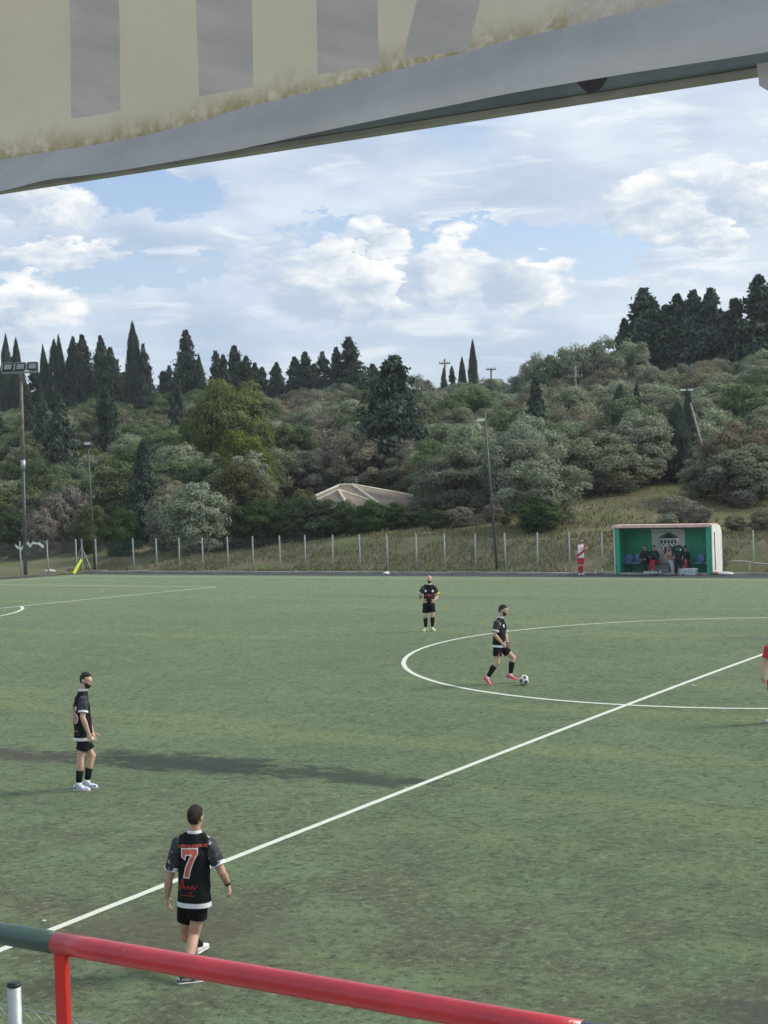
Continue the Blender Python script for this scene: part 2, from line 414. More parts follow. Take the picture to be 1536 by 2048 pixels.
strip('centre_circle', [(9.1*math.cos(i*math.pi/180), 9.1*math.sin(i*math.pi/180)) for i in range(360)], .11, True)
strip('far_touchline', seg((GOAL, T_FAR), (50, T_FAR), .6), .13)
strip('near_touchline', seg((GOAL, T_NEAR), (50, T_NEAR), .6), .12)
strip('goal_line', seg((GOAL+.07, T_NEAR+.07), (GOAL+.07, T_FAR-.07)), .12)
PA, PB = -32.87, 19.75
strip('penalty_area_line', seg((GOAL+.2, PB), (PA, PB))+seg((PA, PB-.05), (PA, -PB))+seg((PA-.05, -PB), (GOAL+.2, -PB)), .13)
strip('penalty_arc', [(PA-5.5+9.15*math.cos(R(i)), 9.15*math.sin(R(i))) for i in np.arange(-52.5, 52.6, 1.5)], .13)

# concrete kerb under the fences
FB, FA = 34.3, -53.6      # far fence line and goal-end fence line in the pitch frame
kb = MB()
for i in range(40):
    a0 = FA+i*1.7; j = random.Random(i).uniform(-.03, .03)
    kb.box((a0+.01, 33.12+j, -.62), (a0+1.69, 33.38+j, -.455+.5*j))
kerb = kb.build('kerb', M_CONC); kerb.matrix_world = PM; tag(kerb, kind='structure')

# ------------------------------------------------------------------ far chain-link fence
def wire_veil():
    m = bpy.data.materials.new('chain_link_wire'); m.use_nodes = True; t = NT(m.node_tree); b = t.n['Principled BSDF']
    co = t.add('ShaderNodeTexCoord').outputs['UV']; sp = t.add('ShaderNodeSeparateXYZ', {'Vector': co})
    def lines(sg):
        v = t.m('FRACT', t.m('MULTIPLY', t.m('ADD', sp.outputs[0], t.m('MULTIPLY', sp.outputs[1], sg)), 1/.07))
        return t.m('LESS_THAN', v, .055)
    k = t.m('MAXIMUM', lines(1.0), lines(-1.0))
    b.inputs['Base Color'].default_value = (.16, .20, .19, 1); b.inputs['Roughness'].default_value = .5
    tr = t.add('ShaderNodeBsdfTransparent'); mx = t.add('ShaderNodeMixShader', {0: k})
    t.l.new(tr.outputs[0], mx.inputs[1]); t.l.new(b.outputs[0], mx.inputs[2]); t.l.new(mx.outputs[0], t.n['Material Output'].inputs[0])
    return m
M_WIRE = wire_veil()
def fence_panel(p, q, h, parent):
    me = bpy.data.meshes.new('wire_panel'); L = math.hypot(q[0]-p[0], q[1]-p[1])
    me.from_pydata([(p[0], p[1], p[2]), (q[0], q[1], q[2]), (q[0], q[1], q[2]+h), (p[0], p[1], p[2]+h)], [], [(0, 1, 2, 3)])
    uv = me.uv_layers.new(name='UVMap')
    for i, c in enumerate(((0, 0), (L, 0), (L, h), (0, h))): uv.data[i].uv = c
    return link('wire_panel', me, M_WIRE, parent)
post_px = [178, 222, 269, 315, 360, 407, 457, 507, 561, 612, 666, 721, 776, 834, 891, 952, 1012, 1075, 1140, 1204, 1270, 1335, 1402, 1508, 1580, 1652]
post_a = [pix_ab(x, 1146, FB)[0] for x in post_px]
post_a = [-53.6]+[a for a in post_a if a > -52.4]
pm_ = MB(); pm_.tube([(0, 0, -.3), (0, 0, 2.0)], .042, 8); pm_.ball((0, 0, 2.0), (.046, .046, .03), seg=8, rg=4); POST = pm_.data('post', True); POST.materials.append(M_GALVP)
def far_fence(name, pts, label, wires=True):
    root = empty(name, PM @ Matrix.Translation((pts[0][0], pts[0][1], 0))); tag(root, label, 'fence')
    x0, y0 = pts[0][:2]; rr = random.Random(5)
    for (a, b) in pts:
        o = bpy.data.objects.new('post', POST); COL.objects.link(o); o.parent = root
        o.location = (a-x0, b-y0, hill(a, b)); o.rotation_euler = (rr.gauss(0, .008), rr.gauss(0, .010), 0)
    for (p, q) in zip(pts[:-1], pts[1:]):
        fence_panel((p[0]-x0, p[1]-y0, hill(*p)+.03), (q[0]-x0, q[1]-y0, hill(*q)+.03), 1.86, root)
    return root
ff = far_fence('chain_link_fence', [(a, FB) for a in post_a], 'long grey chain-link fence on slim posts behind the far touchline')
fl = far_fence('chain_link_fence', [(FA-.4, b) for b in (33.0, 30.6, 28.4, 26.2, 24.0, 21.8, 19.6)], 'short chain-link fence turning the corner behind the goal line at far left')
bz = MB(); bz.tube([(-.0, .02, 1.45), (-.75, .05, -.15)], .03, 8); bz2 = MB(); bz2.tube([(0, .02, 1.45), (.8, .05, -.15)], .03, 8)
for q in (bz, bz2):
    o = q.build('brace', M_GALVP, ff); o.location = (-.0+(post_a[1]-post_a[0])*.0-1.1, -.1, hill(-53.6, FB)+.12)
cp = MB(); cp.tube([(0, 0, -.3), (0, 0, 2.05)], .045, 8); o = cp.build('corner_post', M_GALVP, ff); o.location = (-1.1, -.05, hill(-53.6, FB))

# ------------------------------------------------------------------ foliage
def leaf_mat(name, c1, c2, var=.18, trans=.30, hue=None):
    m = bpy.data.materials.new(name); m.use_nodes = True; t = NT(m.node_tree); t.n.clear()
    at = t.add('ShaderNodeAttribute', attribute_name='tone'); oi = t.add('ShaderNodeObjectInfo')
    col = t.mix(at.outputs['Fac'], c1, c2)
    k = t.m('ADD', 1-var, t.m('MULTIPLY', oi.outputs['Random'], 2*var))
    hsv = t.add('ShaderNodeHueSaturation', {'Color': col, 'Value': k, 'Hue': t.m('ADD', .487, t.m('MULTIPLY', oi.outputs['Random'], .026)), 'Saturation': t.m('ADD', .85, t.m('MULTIPLY', t.m('FRACT', t.m('MULTIPLY', oi.outputs['Random'], 7.31)), .3))})
    df = t.add('ShaderNodeBsdfDiffuse', {'Color': hsv.outputs[0]}); tl = t.add('ShaderNodeBsdfTranslucent', {'Color': hsv.outputs[0]})
    mx = t.add('ShaderNodeMixShader', {0: trans}); t.l.new(df.outputs[0], mx.inputs[1]); t.l.new(tl.outputs[0], mx.inputs[2])
    t.l.new(mx.outputs[0], t.add('ShaderNodeOutputMaterial').inputs[0]); return m
L_OLIVE = leaf_mat('olive_leaves', (.150, .182, .120), (.335, .368, .262))
L_OAK = leaf_mat('evergreen_leaves', (.092, .132, .074), (.212, .258, .142))
L_DARK = leaf_mat('conifer_needles', (.042, .062, .052), (.105, .135, .100), .15, .1)
L_CYP = leaf_mat('cypress_needles', (.042, .060, .048), (.092, .118, .084), .15, .1)
L_PINE = leaf_mat('pine_needles', (.095, .150, .036), (.215, .275, .080), .1)
L_HEDGE = leaf_mat('hedge_leaves', (.042, .074, .036), (.108, .152, .070), .15)
L_BARE = leaf_mat('bare_twigs', (.150, .136, .112), (.295, .270, .225), .15, .1)
L_DRY = leaf_mat('dry_olive_leaves', (.165, .156, .108), (.335, .305, .220), .12)
L_YEL = leaf_mat('yellowing_leaves', (.082, .105, .040), (.165, .180, .078), .12)
M_BARK = mat('bark', (.085, .072, .058), .95, .1, nscale=6, nvar=.35, bump=.6, bscale=20)

def leaves_mesh(name, P, Nrm, size, aspect=1.6, tone=None, seed=0, up=0.0):
    """one small rhombic leaf face per point"""
    rng = np.random.default_rng(seed); k = len(P)
    Nrm = Nrm/(np.linalg.norm(Nrm, axis=1)[:, None]+1e-9)
    h = rng.normal(size=(k, 3)); h[:, 2] += up
    t1 = h-Nrm*np.sum(h*Nrm, 1)[:, None]; t1 /= np.linalg.norm(t1, axis=1)[:, None]+1e-9; t2 = np.cross(Nrm, t1)
    s = size*rng.uniform(.6, 1.35, k)[:, None]
    V = np.stack([P-t1*s*aspect, P-t2*s, P+t1*s*aspect, P+t2*s], 1).reshape(-1, 3)
    me = bpy.data.meshes.new(name); me.vertices.add(4*k); me.vertices.foreach_set('co', V.astype(np.float32).ravel())
    me.loops.add(4*k); me.loops.foreach_set('vertex_index', np.arange(4*k, dtype=np.int32))
    me.polygons.add(k); me.polygons.foreach_set('loop_start', np.arange(0, 4*k, 4, dtype=np.int32)); me.polygons.foreach_set('loop_total', np.full(k, 4, np.int32))
    tn = rng.uniform(0, 1, k) if tone is None else np.clip(tone+rng.normal(0, .22, k), 0, 1)
    at = me.attributes.new('tone', 'FLOAT', 'POINT'); at.data.foreach_set('value', np.repeat(tn, 4).astype(np.float32))
    me.update(); return me
def puffs(seed, npuff, per, z0=.2, rad=(.085, .15), flat=.8, lump=.28, squash=1.0, low=-.45):
    """crown made of many leaf clumps spread over and through an uneven volume; unit tree, radius .5, height 1"""
    rng = np.random.default_rng(seed); Ps = []; Ns = []; Ts = []
    zc = z0+(1-z0)*.48; rz = (1-z0)*.52
    off = rng.uniform(0, 50, 3)
    for i in range(npuff):
        d = rng.normal(size=3); d /= np.linalg.norm(d)
        if d[2] < low: d[2] = -d[2]*.6
        lum = 1-lump+lump*2*(.5+.5*noise.noise(Vector(d*1.7+off)))
        rr = rng.uniform(.45, 1.0)**.6*lum*.80
        c = np.array([d[0]*.5*rr, d[1]*.5*rr, zc+d[2]*rz*rr])
        pr = rng.uniform(*rad); tn = rng.uniform(.15, .85)
        v = rng.normal(size=(per, 3)); v /= np.linalg.norm(v, axis=1)[:, None]
        v[:, 2] = np.where(v[:, 2] < -.35, -v[:, 2], v[:, 2])
        P = c+v*pr*rng.uniform(.55, 1.08, per)[:, None]*np.array([1, 1, flat])
        Ps.append(P); Ns.append(v*1.0+d*.25+rng.normal(size=(per, 3))*.34); Ts.append(np.full(per, tn))
    return np.vstack(Ps), np.vstack(Ns), np.concatenate(Ts)
def conifer_pts(seed, nb, per, base=.12, spread=1.0, power=.85, droop=.10, ragged=.35):
    rng = np.random.default_rng(seed); Ps = []; Ns = []; Ts = []
    for i in range(nb):
        t = base+(1-base)*(rng.uniform(0, 1)**1.15); an = rng.uniform(0, 2*math.pi)
        prof = (1-(t-base)/(1-base)); L = .5*spread*(prof**power*.95+.035)*rng.uniform(1-ragged, 1.08)
        s = rng.uniform(.12, 1, per)**.7; wob = rng.normal(0, .045*(.3+L*2), (per, 3))
        x = np.cos(an)*L*s; y = np.sin(an)*L*s; z = t-droop*L*s**1.6*1.6+rng.uniform(-.012, .02, per)+.03*s*prof
        Ps.append(np.stack([x, y, z], 1)+wob*np.array([1, 1, .45])); Ns.append(np.stack([np.cos(an)*.5+rng.normal(0, .5, per), np.sin(an)*.5+rng.normal(0, .5, per), .6+rng.normal(0, .4, per)], 1)); Ts.append(np.full(per, rng.uniform(.1, .9)))
    return np.vstack(Ps), np.vstack(Ns), np.concatenate(Ts)
def cypress_pts(seed, k, base=.03):
    rng = np.random.default_rng(seed); t = base+(1-base)*rng.uniform(0, 1, k); an = rng.uniform(0, 2*math.pi, k); q = (t-base)/(1-base)
    prof = np.minimum(1, (q/.16)**.6)*(np.clip(1-q**3.2, 0, 1)**.75)*(1.05-.2*q)
    lum = np.array([1+.30*noise.noise(Vector((math.cos(A)*2.2, math.sin(A)*2.2, T*9+seed))) for A, T in zip(an, t)])
    r = .5*prof*lum*rng.uniform(.72, 1.05, k)
    P = np.stack([np.cos(an)*r, np.sin(an)*r, t], 1); N = np.stack([np.cos(an), np.sin(an), np.full(k, .25)], 1)+rng.normal(0, .35, (k, 3))
    return P, N, np.clip(.5+.5*(lum-1)/.3, 0, 1)
def trunk_mesh(seed, th=.32, r=.035, limbs=4, reach=.3, top=.62):
    rr = random.Random(seed); mb = MB(); f = np.array([rr.uniform(-.04, .04), rr.uniform(-.04, .04), th])
    mb.tube([(0, 0, -.06), (f[0]*.4, f[1]*.4, th*.5), f], [r*1.35, r, r*.85], 7)
    for i in range(limbs):
        an = 2*math.pi*(i+rr.uniform(-.3, .3))/limbs; e = np.array([math.cos(an)*reach*rr.uniform(.6, 1), math.sin(an)*reach*rr.uniform(.6, 1), top*rr.uniform(.85, 1.15)])
        mb.tube([f-np.array([0, 0, .03]), f*.5+e*.5+np.array([0, 0, .02]), e], [r*.7, r*.45, r*.16], 5)
    return mb.data('trunk', True)
def straight_trunk(r=.02, h=.95):
    mb = MB(); mb.tube([(0, 0, -.05), (0, 0, h*.5), (0, 0, h)], [r, r*.7, r*.15], 6); return mb.data('trunk', True)
KIND = {}
def kind(nm, crown_meshes, trunk_meshes, lm):
    for c in crown_meshes: c.materials.append(lm)
    for c in trunk_meshes:
        if not c.materials: c.materials.append(M_BARK)
    KIND[nm] = (crown_meshes, trunk_meshes)
OLT = [trunk_mesh(i) for i in range(3)]; SHT = [trunk_mesh(20+i, .12, .022, 5, .3, .5) for i in range(2)]; STT = [straight_trunk()]
def crowns(n, sd, fn, size, aspect=1.6, up=0.): return [leaves_mesh('crown', *(lambda q: (q[0], q[1]))(r_), size, aspect, r_[2], sd+i, up) for i, r_ in enumerate(fn(sd+i) for i in range(n))]
kind('olive', crowns(5, 100, lambda s: puffs(s, 84, 265, -.02, (.08, .16), low=-1), .0088, 1.7), OLT, L_OLIVE)
kind('oak', crowns(3, 130, lambda s: puffs(s, 94, 230, -.02, (.08, .15), lump=.28, low=-1), .0090, 1.5), OLT, L_OAK)
kind('dry', crowns(2, 150, lambda s: puffs(s, 84, 245, -.02, (.08, .16), low=-1), .0085, 1.8), OLT, L_DRY)
kind('conifer', crowns(4, 160, lambda s: conifer_pts(s, 240, 50, .06, 1.0, .75, .12, .5), .0120, 1.9), STT, L_DARK)
kind('cedar', crowns(1, 170, lambda s: conifer_pts(s, 190, 46, .10, 1.0, .55, -.04, .6), .0145, 1.9), STT, L_DARK)
kind('cypress', crowns(3, 180, lambda s: cypress_pts(s, 4200), .018, 2.4, 2.5), STT, L_CYP)
kind('pine', crowns(2, 190, lambda s: puffs(s, 170, 120, .05, (.07, .13), lump=.4, low=-.8), .0085, 2.0), STT, L_PINE)
kind('hedge', crowns(3, 200, lambda s: puffs(s, 120, 110, -.12, (.09, .15), lump=.2, low=-1), .0115, 1.6), SHT, L_HEDGE)
kind('bare', crowns(3, 210, lambda s: puffs(s, 120, 60, -.08, (.08, .16), lump=.25, low=-1), .0070, 5.5, .6), SHT, L_BARE)
kind('yellow', crowns(2, 220, lambda s: puffs(s, 110, 110, -.08, (.08, .14), lump=.3, low=-1), .0105, 1.8), SHT, L_YEL)
kind('greybush', crowns(2, 230, lambda s: puffs(s, 125, 115, -.12, (.09, .15), lump=.2, low=-1), .0110, 1.7), SHT, L_OLIVE)
_cnt = {}; _rt = random.Random(11)
def plant(kd, P, w, h, label, group=None, name=None, cat='tree', lean=0.0):
    cm, tm = KIND[kd]; i = _cnt.get(kd, 0); _cnt[kd] = i+1
    root = empty(name or {'olive': 'olive_tree', 'oak': 'evergreen_tree', 'dry': 'olive_tree', 'conifer': 'conifer_tree', 'cedar': 'conifer_tree', 'cypress': 'cypress_tree', 'pine': 'pine_tree', 'hedge': 'hedge_bush', 'bare': 'bare_shrub', 'yellow': 'yellowing_shrub', 'greybush': 'grey_green_bush'}[kd])
    root.location = tuple(P); root.rotation_euler = (_rt.gauss(0, .02), lean+_rt.gauss(0, .02), _rt.uniform(0, 6.28)); root.scale = (w, w, h)
    tag(root, label, cat, group)
    for nm, me in (('trunk', tm[i % len(tm)]), ('crown', cm[i % len(cm)])):
        o = bpy.data.objects.new(nm, me); COL.objects.link(o); o.parent = root
    return root
def plant_px(kd, px, ytop, b, wpx, label, group=None, **kw):
    """the top of the plant stands on this pixel's ray, in the row b metres across the pitch frame"""
    T = on_b(px, ytop, b); a, bb, z = ab(T); z0 = hill(a, b); h = z-z0
    if h < .4: return None
    w = min(wpx*(T[1])/F_PX, 1.35*h)
    return plant(kd, (T[0], T[1], z0-.05*h*.2), w*1.06, h, label, group, **kw)

# --- skyline and single trees, each by its own look
G_SKY = 'dark conifers along the left skyline'
for (px, yt, w, kd, lab) in (
    (6, 672, 30, 'cypress', 'slim cypress on the skyline at the far left edge of the picture'),
    (31, 680, 30, 'cypress', 'blunt columnar cypress rising just behind the triple floodlights'),
    (90, 693, 26, 'cypress', 'small thin cypress tip beside a broader cypress on the left skyline'),
    (107, 682, 40, 'cypress', 'broad tapering cypress right of the triple floodlights'),
    (124, 673, 26, 'cypress', 'narrow flat-topped cypress between two wider dark trees on the left skyline'),
    (266, 648, 40, 'cypress', 'tallest spear-shaped cypress on the left skyline'),
    (401, 710, 24, 'cypress', 'small pointed cypress between the ragged conifer and the bright pine'),
    (943, 682, 22, 'cypress', 'lone tall slender cypress on the bare middle skyline'),
    (922, 715, 20, 'cypress', 'short brownish cypress next to the lone slender one'),
    (141, 675, 46, 'conifer', 'ragged dark conifer with a bare pale trunk on the left skyline'),
    (164, 674, 58, 'conifer', 'dark conifer with drooping tip left of the tallest cypress group'),
    (203, 675, 52, 'conifer', 'spiky dark conifer left of the tallest spear-shaped cypress'),
    (230, 696, 52, 'conifer', 'rounded dark conifer touching the tallest spear-shaped cypress'),
    (288, 690, 40, 'conifer', 'thin conifer half hidden right of the tallest spear-shaped cypress'),
    (371, 664, 66, 'conifer', 'ragged flat-topped conifer standing alone between tallest cypress and bright pine'),
    (437, 704, 50, 'conifer', 'dark conifer directly behind the bright green pine'),
    (470, 693, 56, 'conifer', 'pointed dark conifer behind the right side of the bright green pine'),
    (497, 712, 50, 'conifer', 'dark conifer peeping out right of the bright green pine'),
    (552, 727, 42, 'conifer', 'low pointed conifer at the gap right of the bright pine'),
    (592, 716, 58, 'conifer', 'left conifer of the tight clump in the middle of the skyline'),
    (609, 705, 52, 'conifer', 'middle conifer of the tight clump in the middle of the skyline'),
    (645, 705, 52, 'conifer', 'right conifer of the tight clump in the middle of the skyline'),
    (673, 697, 46, 'conifer', 'narrow conifer leaning against the tall cone-shaped one'),
    (700, 676, 74, 'conifer', 'tall cone-shaped conifer crowning the middle of the skyline'),
    (520, 735, 44, 'conifer', 'small dark conifer at the right foot of the bright pine crown'),
    (903, 733, 24, 'conifer', 'tiny conifer beside the distant power pole on the skyline'),
    (886, 738, 20, 'conifer', 'tiny bush-like conifer at the foot of the distant power pole')):
    plant_px(kd, px, yt, 119 if px < 800 else 124, w*(1.65 if kd == 'conifer' else 1.0), lab)
for (px, yt, w, kd, lab) in (
    (1290, 580, 110, 'conifer', 'ragged open conifer at the left end of the dark wood on the right ridge'),
    (1330, 612, 90, 'conifer', 'low dense conifer filling the dark wood right of the ragged one'),
    (1356, 590, 84, 'conifer', 'second peak of the dark wood on the right ridge'),
    (1386, 585, 84, 'conifer', 'third peak of the dark wood on the right ridge'),
    (1420, 579, 90, 'conifer', 'middle tallest peak of the dark wood on the right ridge'),
    (1466, 598, 84, 'conifer', 'narrow peak just left of the tallest conifer at the right edge'),
    (1514, 552, 100, 'conifer', 'tallest conifer on the ridge at the right edge of the picture'),
    (1560, 600, 100, 'conifer', 'conifer cut off by the right edge of the picture on the ridge'),
    (1248, 640, 60, 'conifer', 'small straggly conifer poking from the olives left of the dark wood')):
    plant_px(kd, px, yt, 117, w*1.8, lab)
for (px, yt, b, w, kd, lab) in (
    (775, 714, 67, 190, 'cedar', 'big dark layered conifer standing out in the middle of the olive slope'),
    (1065, 757, 62, 96, 'conifer', 'dark pointed conifer among brownish olives right of the middle pole'),
    (452, 734, 62, 178, 'pine', 'tall bright yellow-green pine in front of the left skyline'),
    (490, 850, 54, 130, 'pine', 'lower spreading bough mass of bright green pine on its right'),
    (395, 800, 60, 110, 'pine', 'bright green pine crown on the left flank of the tall pine'),
    (285, 880, 46, 110, 'conifer', 'dark cone-shaped conifer near the fence below the bright pine'),
    (120, 790, 60, 130, 'conifer', 'large dark conifer between the triple-light pole and the single-lamp pole'),
    (82, 830, 66, 90, 'conifer', 'dark conifer just right of the triple-light pole'),
    (345, 745, 80, 70, 'conifer', 'dark conifer below the ragged flat-topped one'),
    (1402, 893, 55.5, 100, 'olive', 'olive tree at the foot of the leaning wooden lamp pole'),
    (1240, 772, 66, 62, 'cypress', 'left one of two dark columnar cypresses above the dugout'),
    (1272, 768, 68, 50, 'conifer', 'narrow dark conifer beside the left columnar cypress above the dugout'),
    (1355, 806, 62, 66, 'cypress', 'wide dark cypress left of the leaning wooden lamp pole'),
    (1380, 780, 63, 34, 'cypress', 'slim dark cypress touching the leaning wooden lamp pole'),
    (395, 955, 41, 150, 'greybush', 'large grey-green bush just behind the fence on the left'),
    (330, 975, 42, 95, 'greybush', 'grey-green bush beside the dark cone-shaped conifer behind the fence'),
    (440, 985, 43, 80, 'greybush', 'smaller silvery bush at the left end of the dark hedge'),
    (130, 955, 43, 110, 'bare', 'brown bare shrub behind the fence between the two left poles'),
    (75, 1010, 40, 80, 'bare', 'low brown shrub at the foot of the triple-light pole'),
    (180, 1000, 42, 90, 'yellow', 'olive-green shrub around the foot of the single-lamp pole'),
    (20, 1010, 40, 90, 'hedge', 'dark green shrub at the far left behind the corner fence'),
    (240, 1010, 40, 95, 'hedge', 'dark bush behind the fence left of the cone-shaped conifer'),
    (1085, 905, 43, 190, 'olive', 'large olive with dark undergrowth left of the substitute by the fence'),
    (1075, 990, 40.5, 110, 'hedge', 'dark undergrowth bush at the foot of the large olive'),
    (1190, 935, 56, 130, 'dry', 'greyish olive behind the substitute standing at the fence'),
    (1425, 930, 58, 100, 'olive', 'small olive with a visible dark trunk above the dugout roof'),
    (1330, 920, 62, 150, 'olive', 'broad olive on the slope above the left half of the dugout'),
    (1350, 985, 47, 96, 'bare', 'grey leafless shrub right behind the dugout roof'),
    (1395, 1005, 46, 80, 'bare', 'second grey leafless shrub behind the right half of the dugout'),
    (1335, 1025, 43, 44, 'greybush', 'little pale green bush just above the dugout roof'),
    (1515, 890, 57, 140, 'olive', 'olive at the right edge of the picture above the grass bank'),
    (1490, 975, 53, 74, 'bare', 'reddish brown shrub on the grass near the right edge'),
    (1470, 1025, 42, 60, 'dry', 'thin scrubby bush right of the dugout on the bank'),
    (1525, 1015, 42, 70, 'dry', 'scrubby bush at the right edge behind the fence post'),
    (985, 1005, 45, 80, 'bare', 'brown twiggy shrub left of the leaning middle lamp pole'),
    (920, 1008, 44, 90, 'bare', 'brown twiggy shrub at the right end of the dark hedge'),
    (1010, 1030, 44, 60, 'yellow', 'yellowish low shrub at the foot of the leaning middle lamp pole'),
    (606, 968, 49, 92, 'yellow', 'olive-green bush hiding the left end of the tiled roof'),
    (1240, 990, 70, 90, 'dry', 'dull olive above the left corner of the dugout')):
    plant_px(kd, px, yt, b, w, lab, cat='shrub' if kd in ('bare', 'yellow', 'greybush', 'hedge') else 'tree')
for i, (px, yt, w) in enumerate(((470, 1000, 84), (515, 990, 96), (565, 992, 96), (612, 986, 104), (655, 993, 96), (700, 994, 96), (745, 996, 96), (790, 1000, 96), (835, 1012, 86), (875, 1016, 76))):
    plant_px('hedge', px, yt, 43.5+(i % 3)*.8, w, ('leftmost', 'second', 'third', 'fourth', 'fifth', 'sixth', 'seventh', 'eighth', 'ninth', 'rightmost')[i]+' dark green bush from the left in the hedge below the tiled roof', 'bushes of the dark hedge below the tiled roof', cat='shrub')
for i, (px, yt, w) in enumerate(((845, 984, 110), (905, 978, 100), (955, 985, 100))):
    plant_px('greybush', px, yt, 50, w, ('leftmost', 'middle', 'rightmost')[i]+' of three grey-green bushes right of the tiled roof', 'grey-green bushes right of the tiled roof', cat='shrub')
rf_ = random.Random(77)
for px in list(range(-10, 330, 26))+list(range(330, 760, 30)):
    plant_px('conifer', px+rf_.uniform(-9, 9), rf_.uniform(712, 752)+(14 if px > 500 else 0), 121.5, rf_.uniform(62, 100), 'lower dark conifer filling the gaps of the left and middle skyline', 'lower conifers filling the skyline')
for px in range(1262, 1580, 24):
    plant_px(rf_.choice(['conifer', 'cedar']), px+rf_.uniform(-8, 8), rf_.uniform(600, 655), 119, rf_.uniform(100, 150), 'lower dark conifer inside the wood on the right ridge', 'lower conifers inside the right ridge wood')
# --- the wooded slope
rs = random.Random(42)
LAB = {'olive': ('grey-green olive tree in the dense grove on the hillside', 'olive trees covering the hillside'),
       'oak': ('round dark green evergreen tree mixed into the hillside grove', 'evergreen trees mixed into the hillside grove'),
       'dry': ('brownish half-dry olive tree on the hillside', 'brownish olive trees on the hillside'),
       'conifer': ('dark pointed conifer standing within the left part of the hillside wood', 'conifers within the left hillside wood'),
       'bare': ('grey-brown leafless tree crown on the hillside above the hedge', 'leafless crowns on the hillside'),
       'yellow': ('yellow-green bushy tree on the lower left slope', 'yellow-green trees on the lower left slope')}
LOOK = {'olive': 'grey-green olive tree', 'oak': 'round dark green tree', 'dry': 'brownish olive tree', 'conifer': 'dark pointed conifer', 'bare': 'leafless grey-brown tree', 'yellow': 'yellow-green bushy tree'}
bb = 49.0
while bb < 123:
    step = 4.0+bb*.006
    a = -150+rs.uniform(0, 4)
    while a < 62:
        a += step*rs.uniform(.75, 1.2)
        b = bb+rs.uniform(-1.7, 1.7); z = hill(a, b); P = W(a, b, z); px, py = proj(P+np.array([0, 0, 3.]))
        if not (-70 < px < 1610): continue
        if px > 1130 and b < 53.5: continue                      # open grass above the dugout
        if 1180 < px and b < 62 and rs.random() < .3: continue
        if 1350 < px < 1425 and b < 62: continue               # the leaning lamp pole stands free
        if 560 < px < 850 and b < 61: continue            # the house
        if px < 540:
            kd = rs.choices(['oak', 'conifer', 'bare', 'yellow', 'dry', 'olive'], [3.4, .7 if b > 70 else .25, .9, 1.5 if b < 85 else .2, 1.0, 1.9])[0]
            if b > 104: kd = rs.choice(['oak', 'oak', 'olive'])
        elif px < 900: kd = rs.choices(['olive', 'dry', 'bare', 'oak'], [3, 2.4 if b > 72 else 1, 2.2 if b < 82 else .1, 1.2])[0]
        else: kd = rs.choices(['olive', 'dry', 'oak', 'bare'], [5.5, 1.0, 1.0, .15])[0]
        w = rs.uniform(4.5, 6.6); h = {'olive': 5.0, 'oak': 5.8, 'dry': 4.8, 'conifer': 9.5, 'bare': 4.4, 'yellow': 4.8}[kd]*rs.uniform(.8, 1.2)
        if kd == 'conifer': w = rs.uniform(3.8, 5.0)
        if b > 112 and kd != 'conifer': h *= .85
        zone = next(t_ for lim, t_ in ((190, 'behind the triple-light mast'), (400, 'below the tallest skyline cypress'), (560, 'around the bright pine'), (760, 'above the tiled roof'), (960, 'below the lone slender cypress'), (1150, 'behind the leaning middle lamp pole'), (1350, 'above the left half of the dugout'), (9999, 'near the right picture edge')) if px < lim)
        row = 'low on' if b < 66 else ('halfway up' if b < 90 else 'high on')
        plant(kd, (P[0], P[1], z-.1), w, h, '%s %s the slope %s' % (LOOK[kd], row, zone), LAB[kd][1], cat='tree')
    bb += step*.86
# broad evergreen mass at the left end of the right ridge
for i, (px, yt, w) in enumerate(((1075, 700, 110), (1120, 678, 120), (1170, 664, 130), (1215, 658, 130), (1255, 672, 110), (1050, 715, 80))):
    plant_px('olive', px, yt, 108, w, ('second', 'third', 'fourth', 'fifth', 'rightmost', 'leftmost')[i]+' from the left of the rounded olives where the right ridge starts', 'rounded olive crowns where the right ridge starts', cat='tree')

# dry grass and weeds on the bank
def weeds():
    rng = np.random.default_rng(5); P = []; N = []
    for _ in range(26000):
        a = rng.uniform(-56, 2); b = 33.9+abs(rng.normal(0, 6.5)) if rng.random() < .8 else rng.uniform(44, 62)
        if noise.noise(Vector((a*.35, b*.35, 2.))) < -.28: continue
        if FB-1.6 < b < FB+.4 and -20.5 < a < -12.5: continue
        P.append((a, b, hill(a, b)+.05)); N.append((rng.normal(0, .5), -1+rng.normal(0, .4), .25+rng.normal(0, .3)))
    me = leaves_mesh('grass', np.array(P), np.array(N), .030, 5.0, None, 3, 3.0)
    o = link('dry_grass', me, leaf_mat('dry_grass_blades', (.105, .118, .044), (.240, .222, .110), 0, .2)); o.matrix_world = PM
    tag(o, 'dry grass and weeds growing on the bank behind the fence', 'grass', kind='stuff')
weeds()

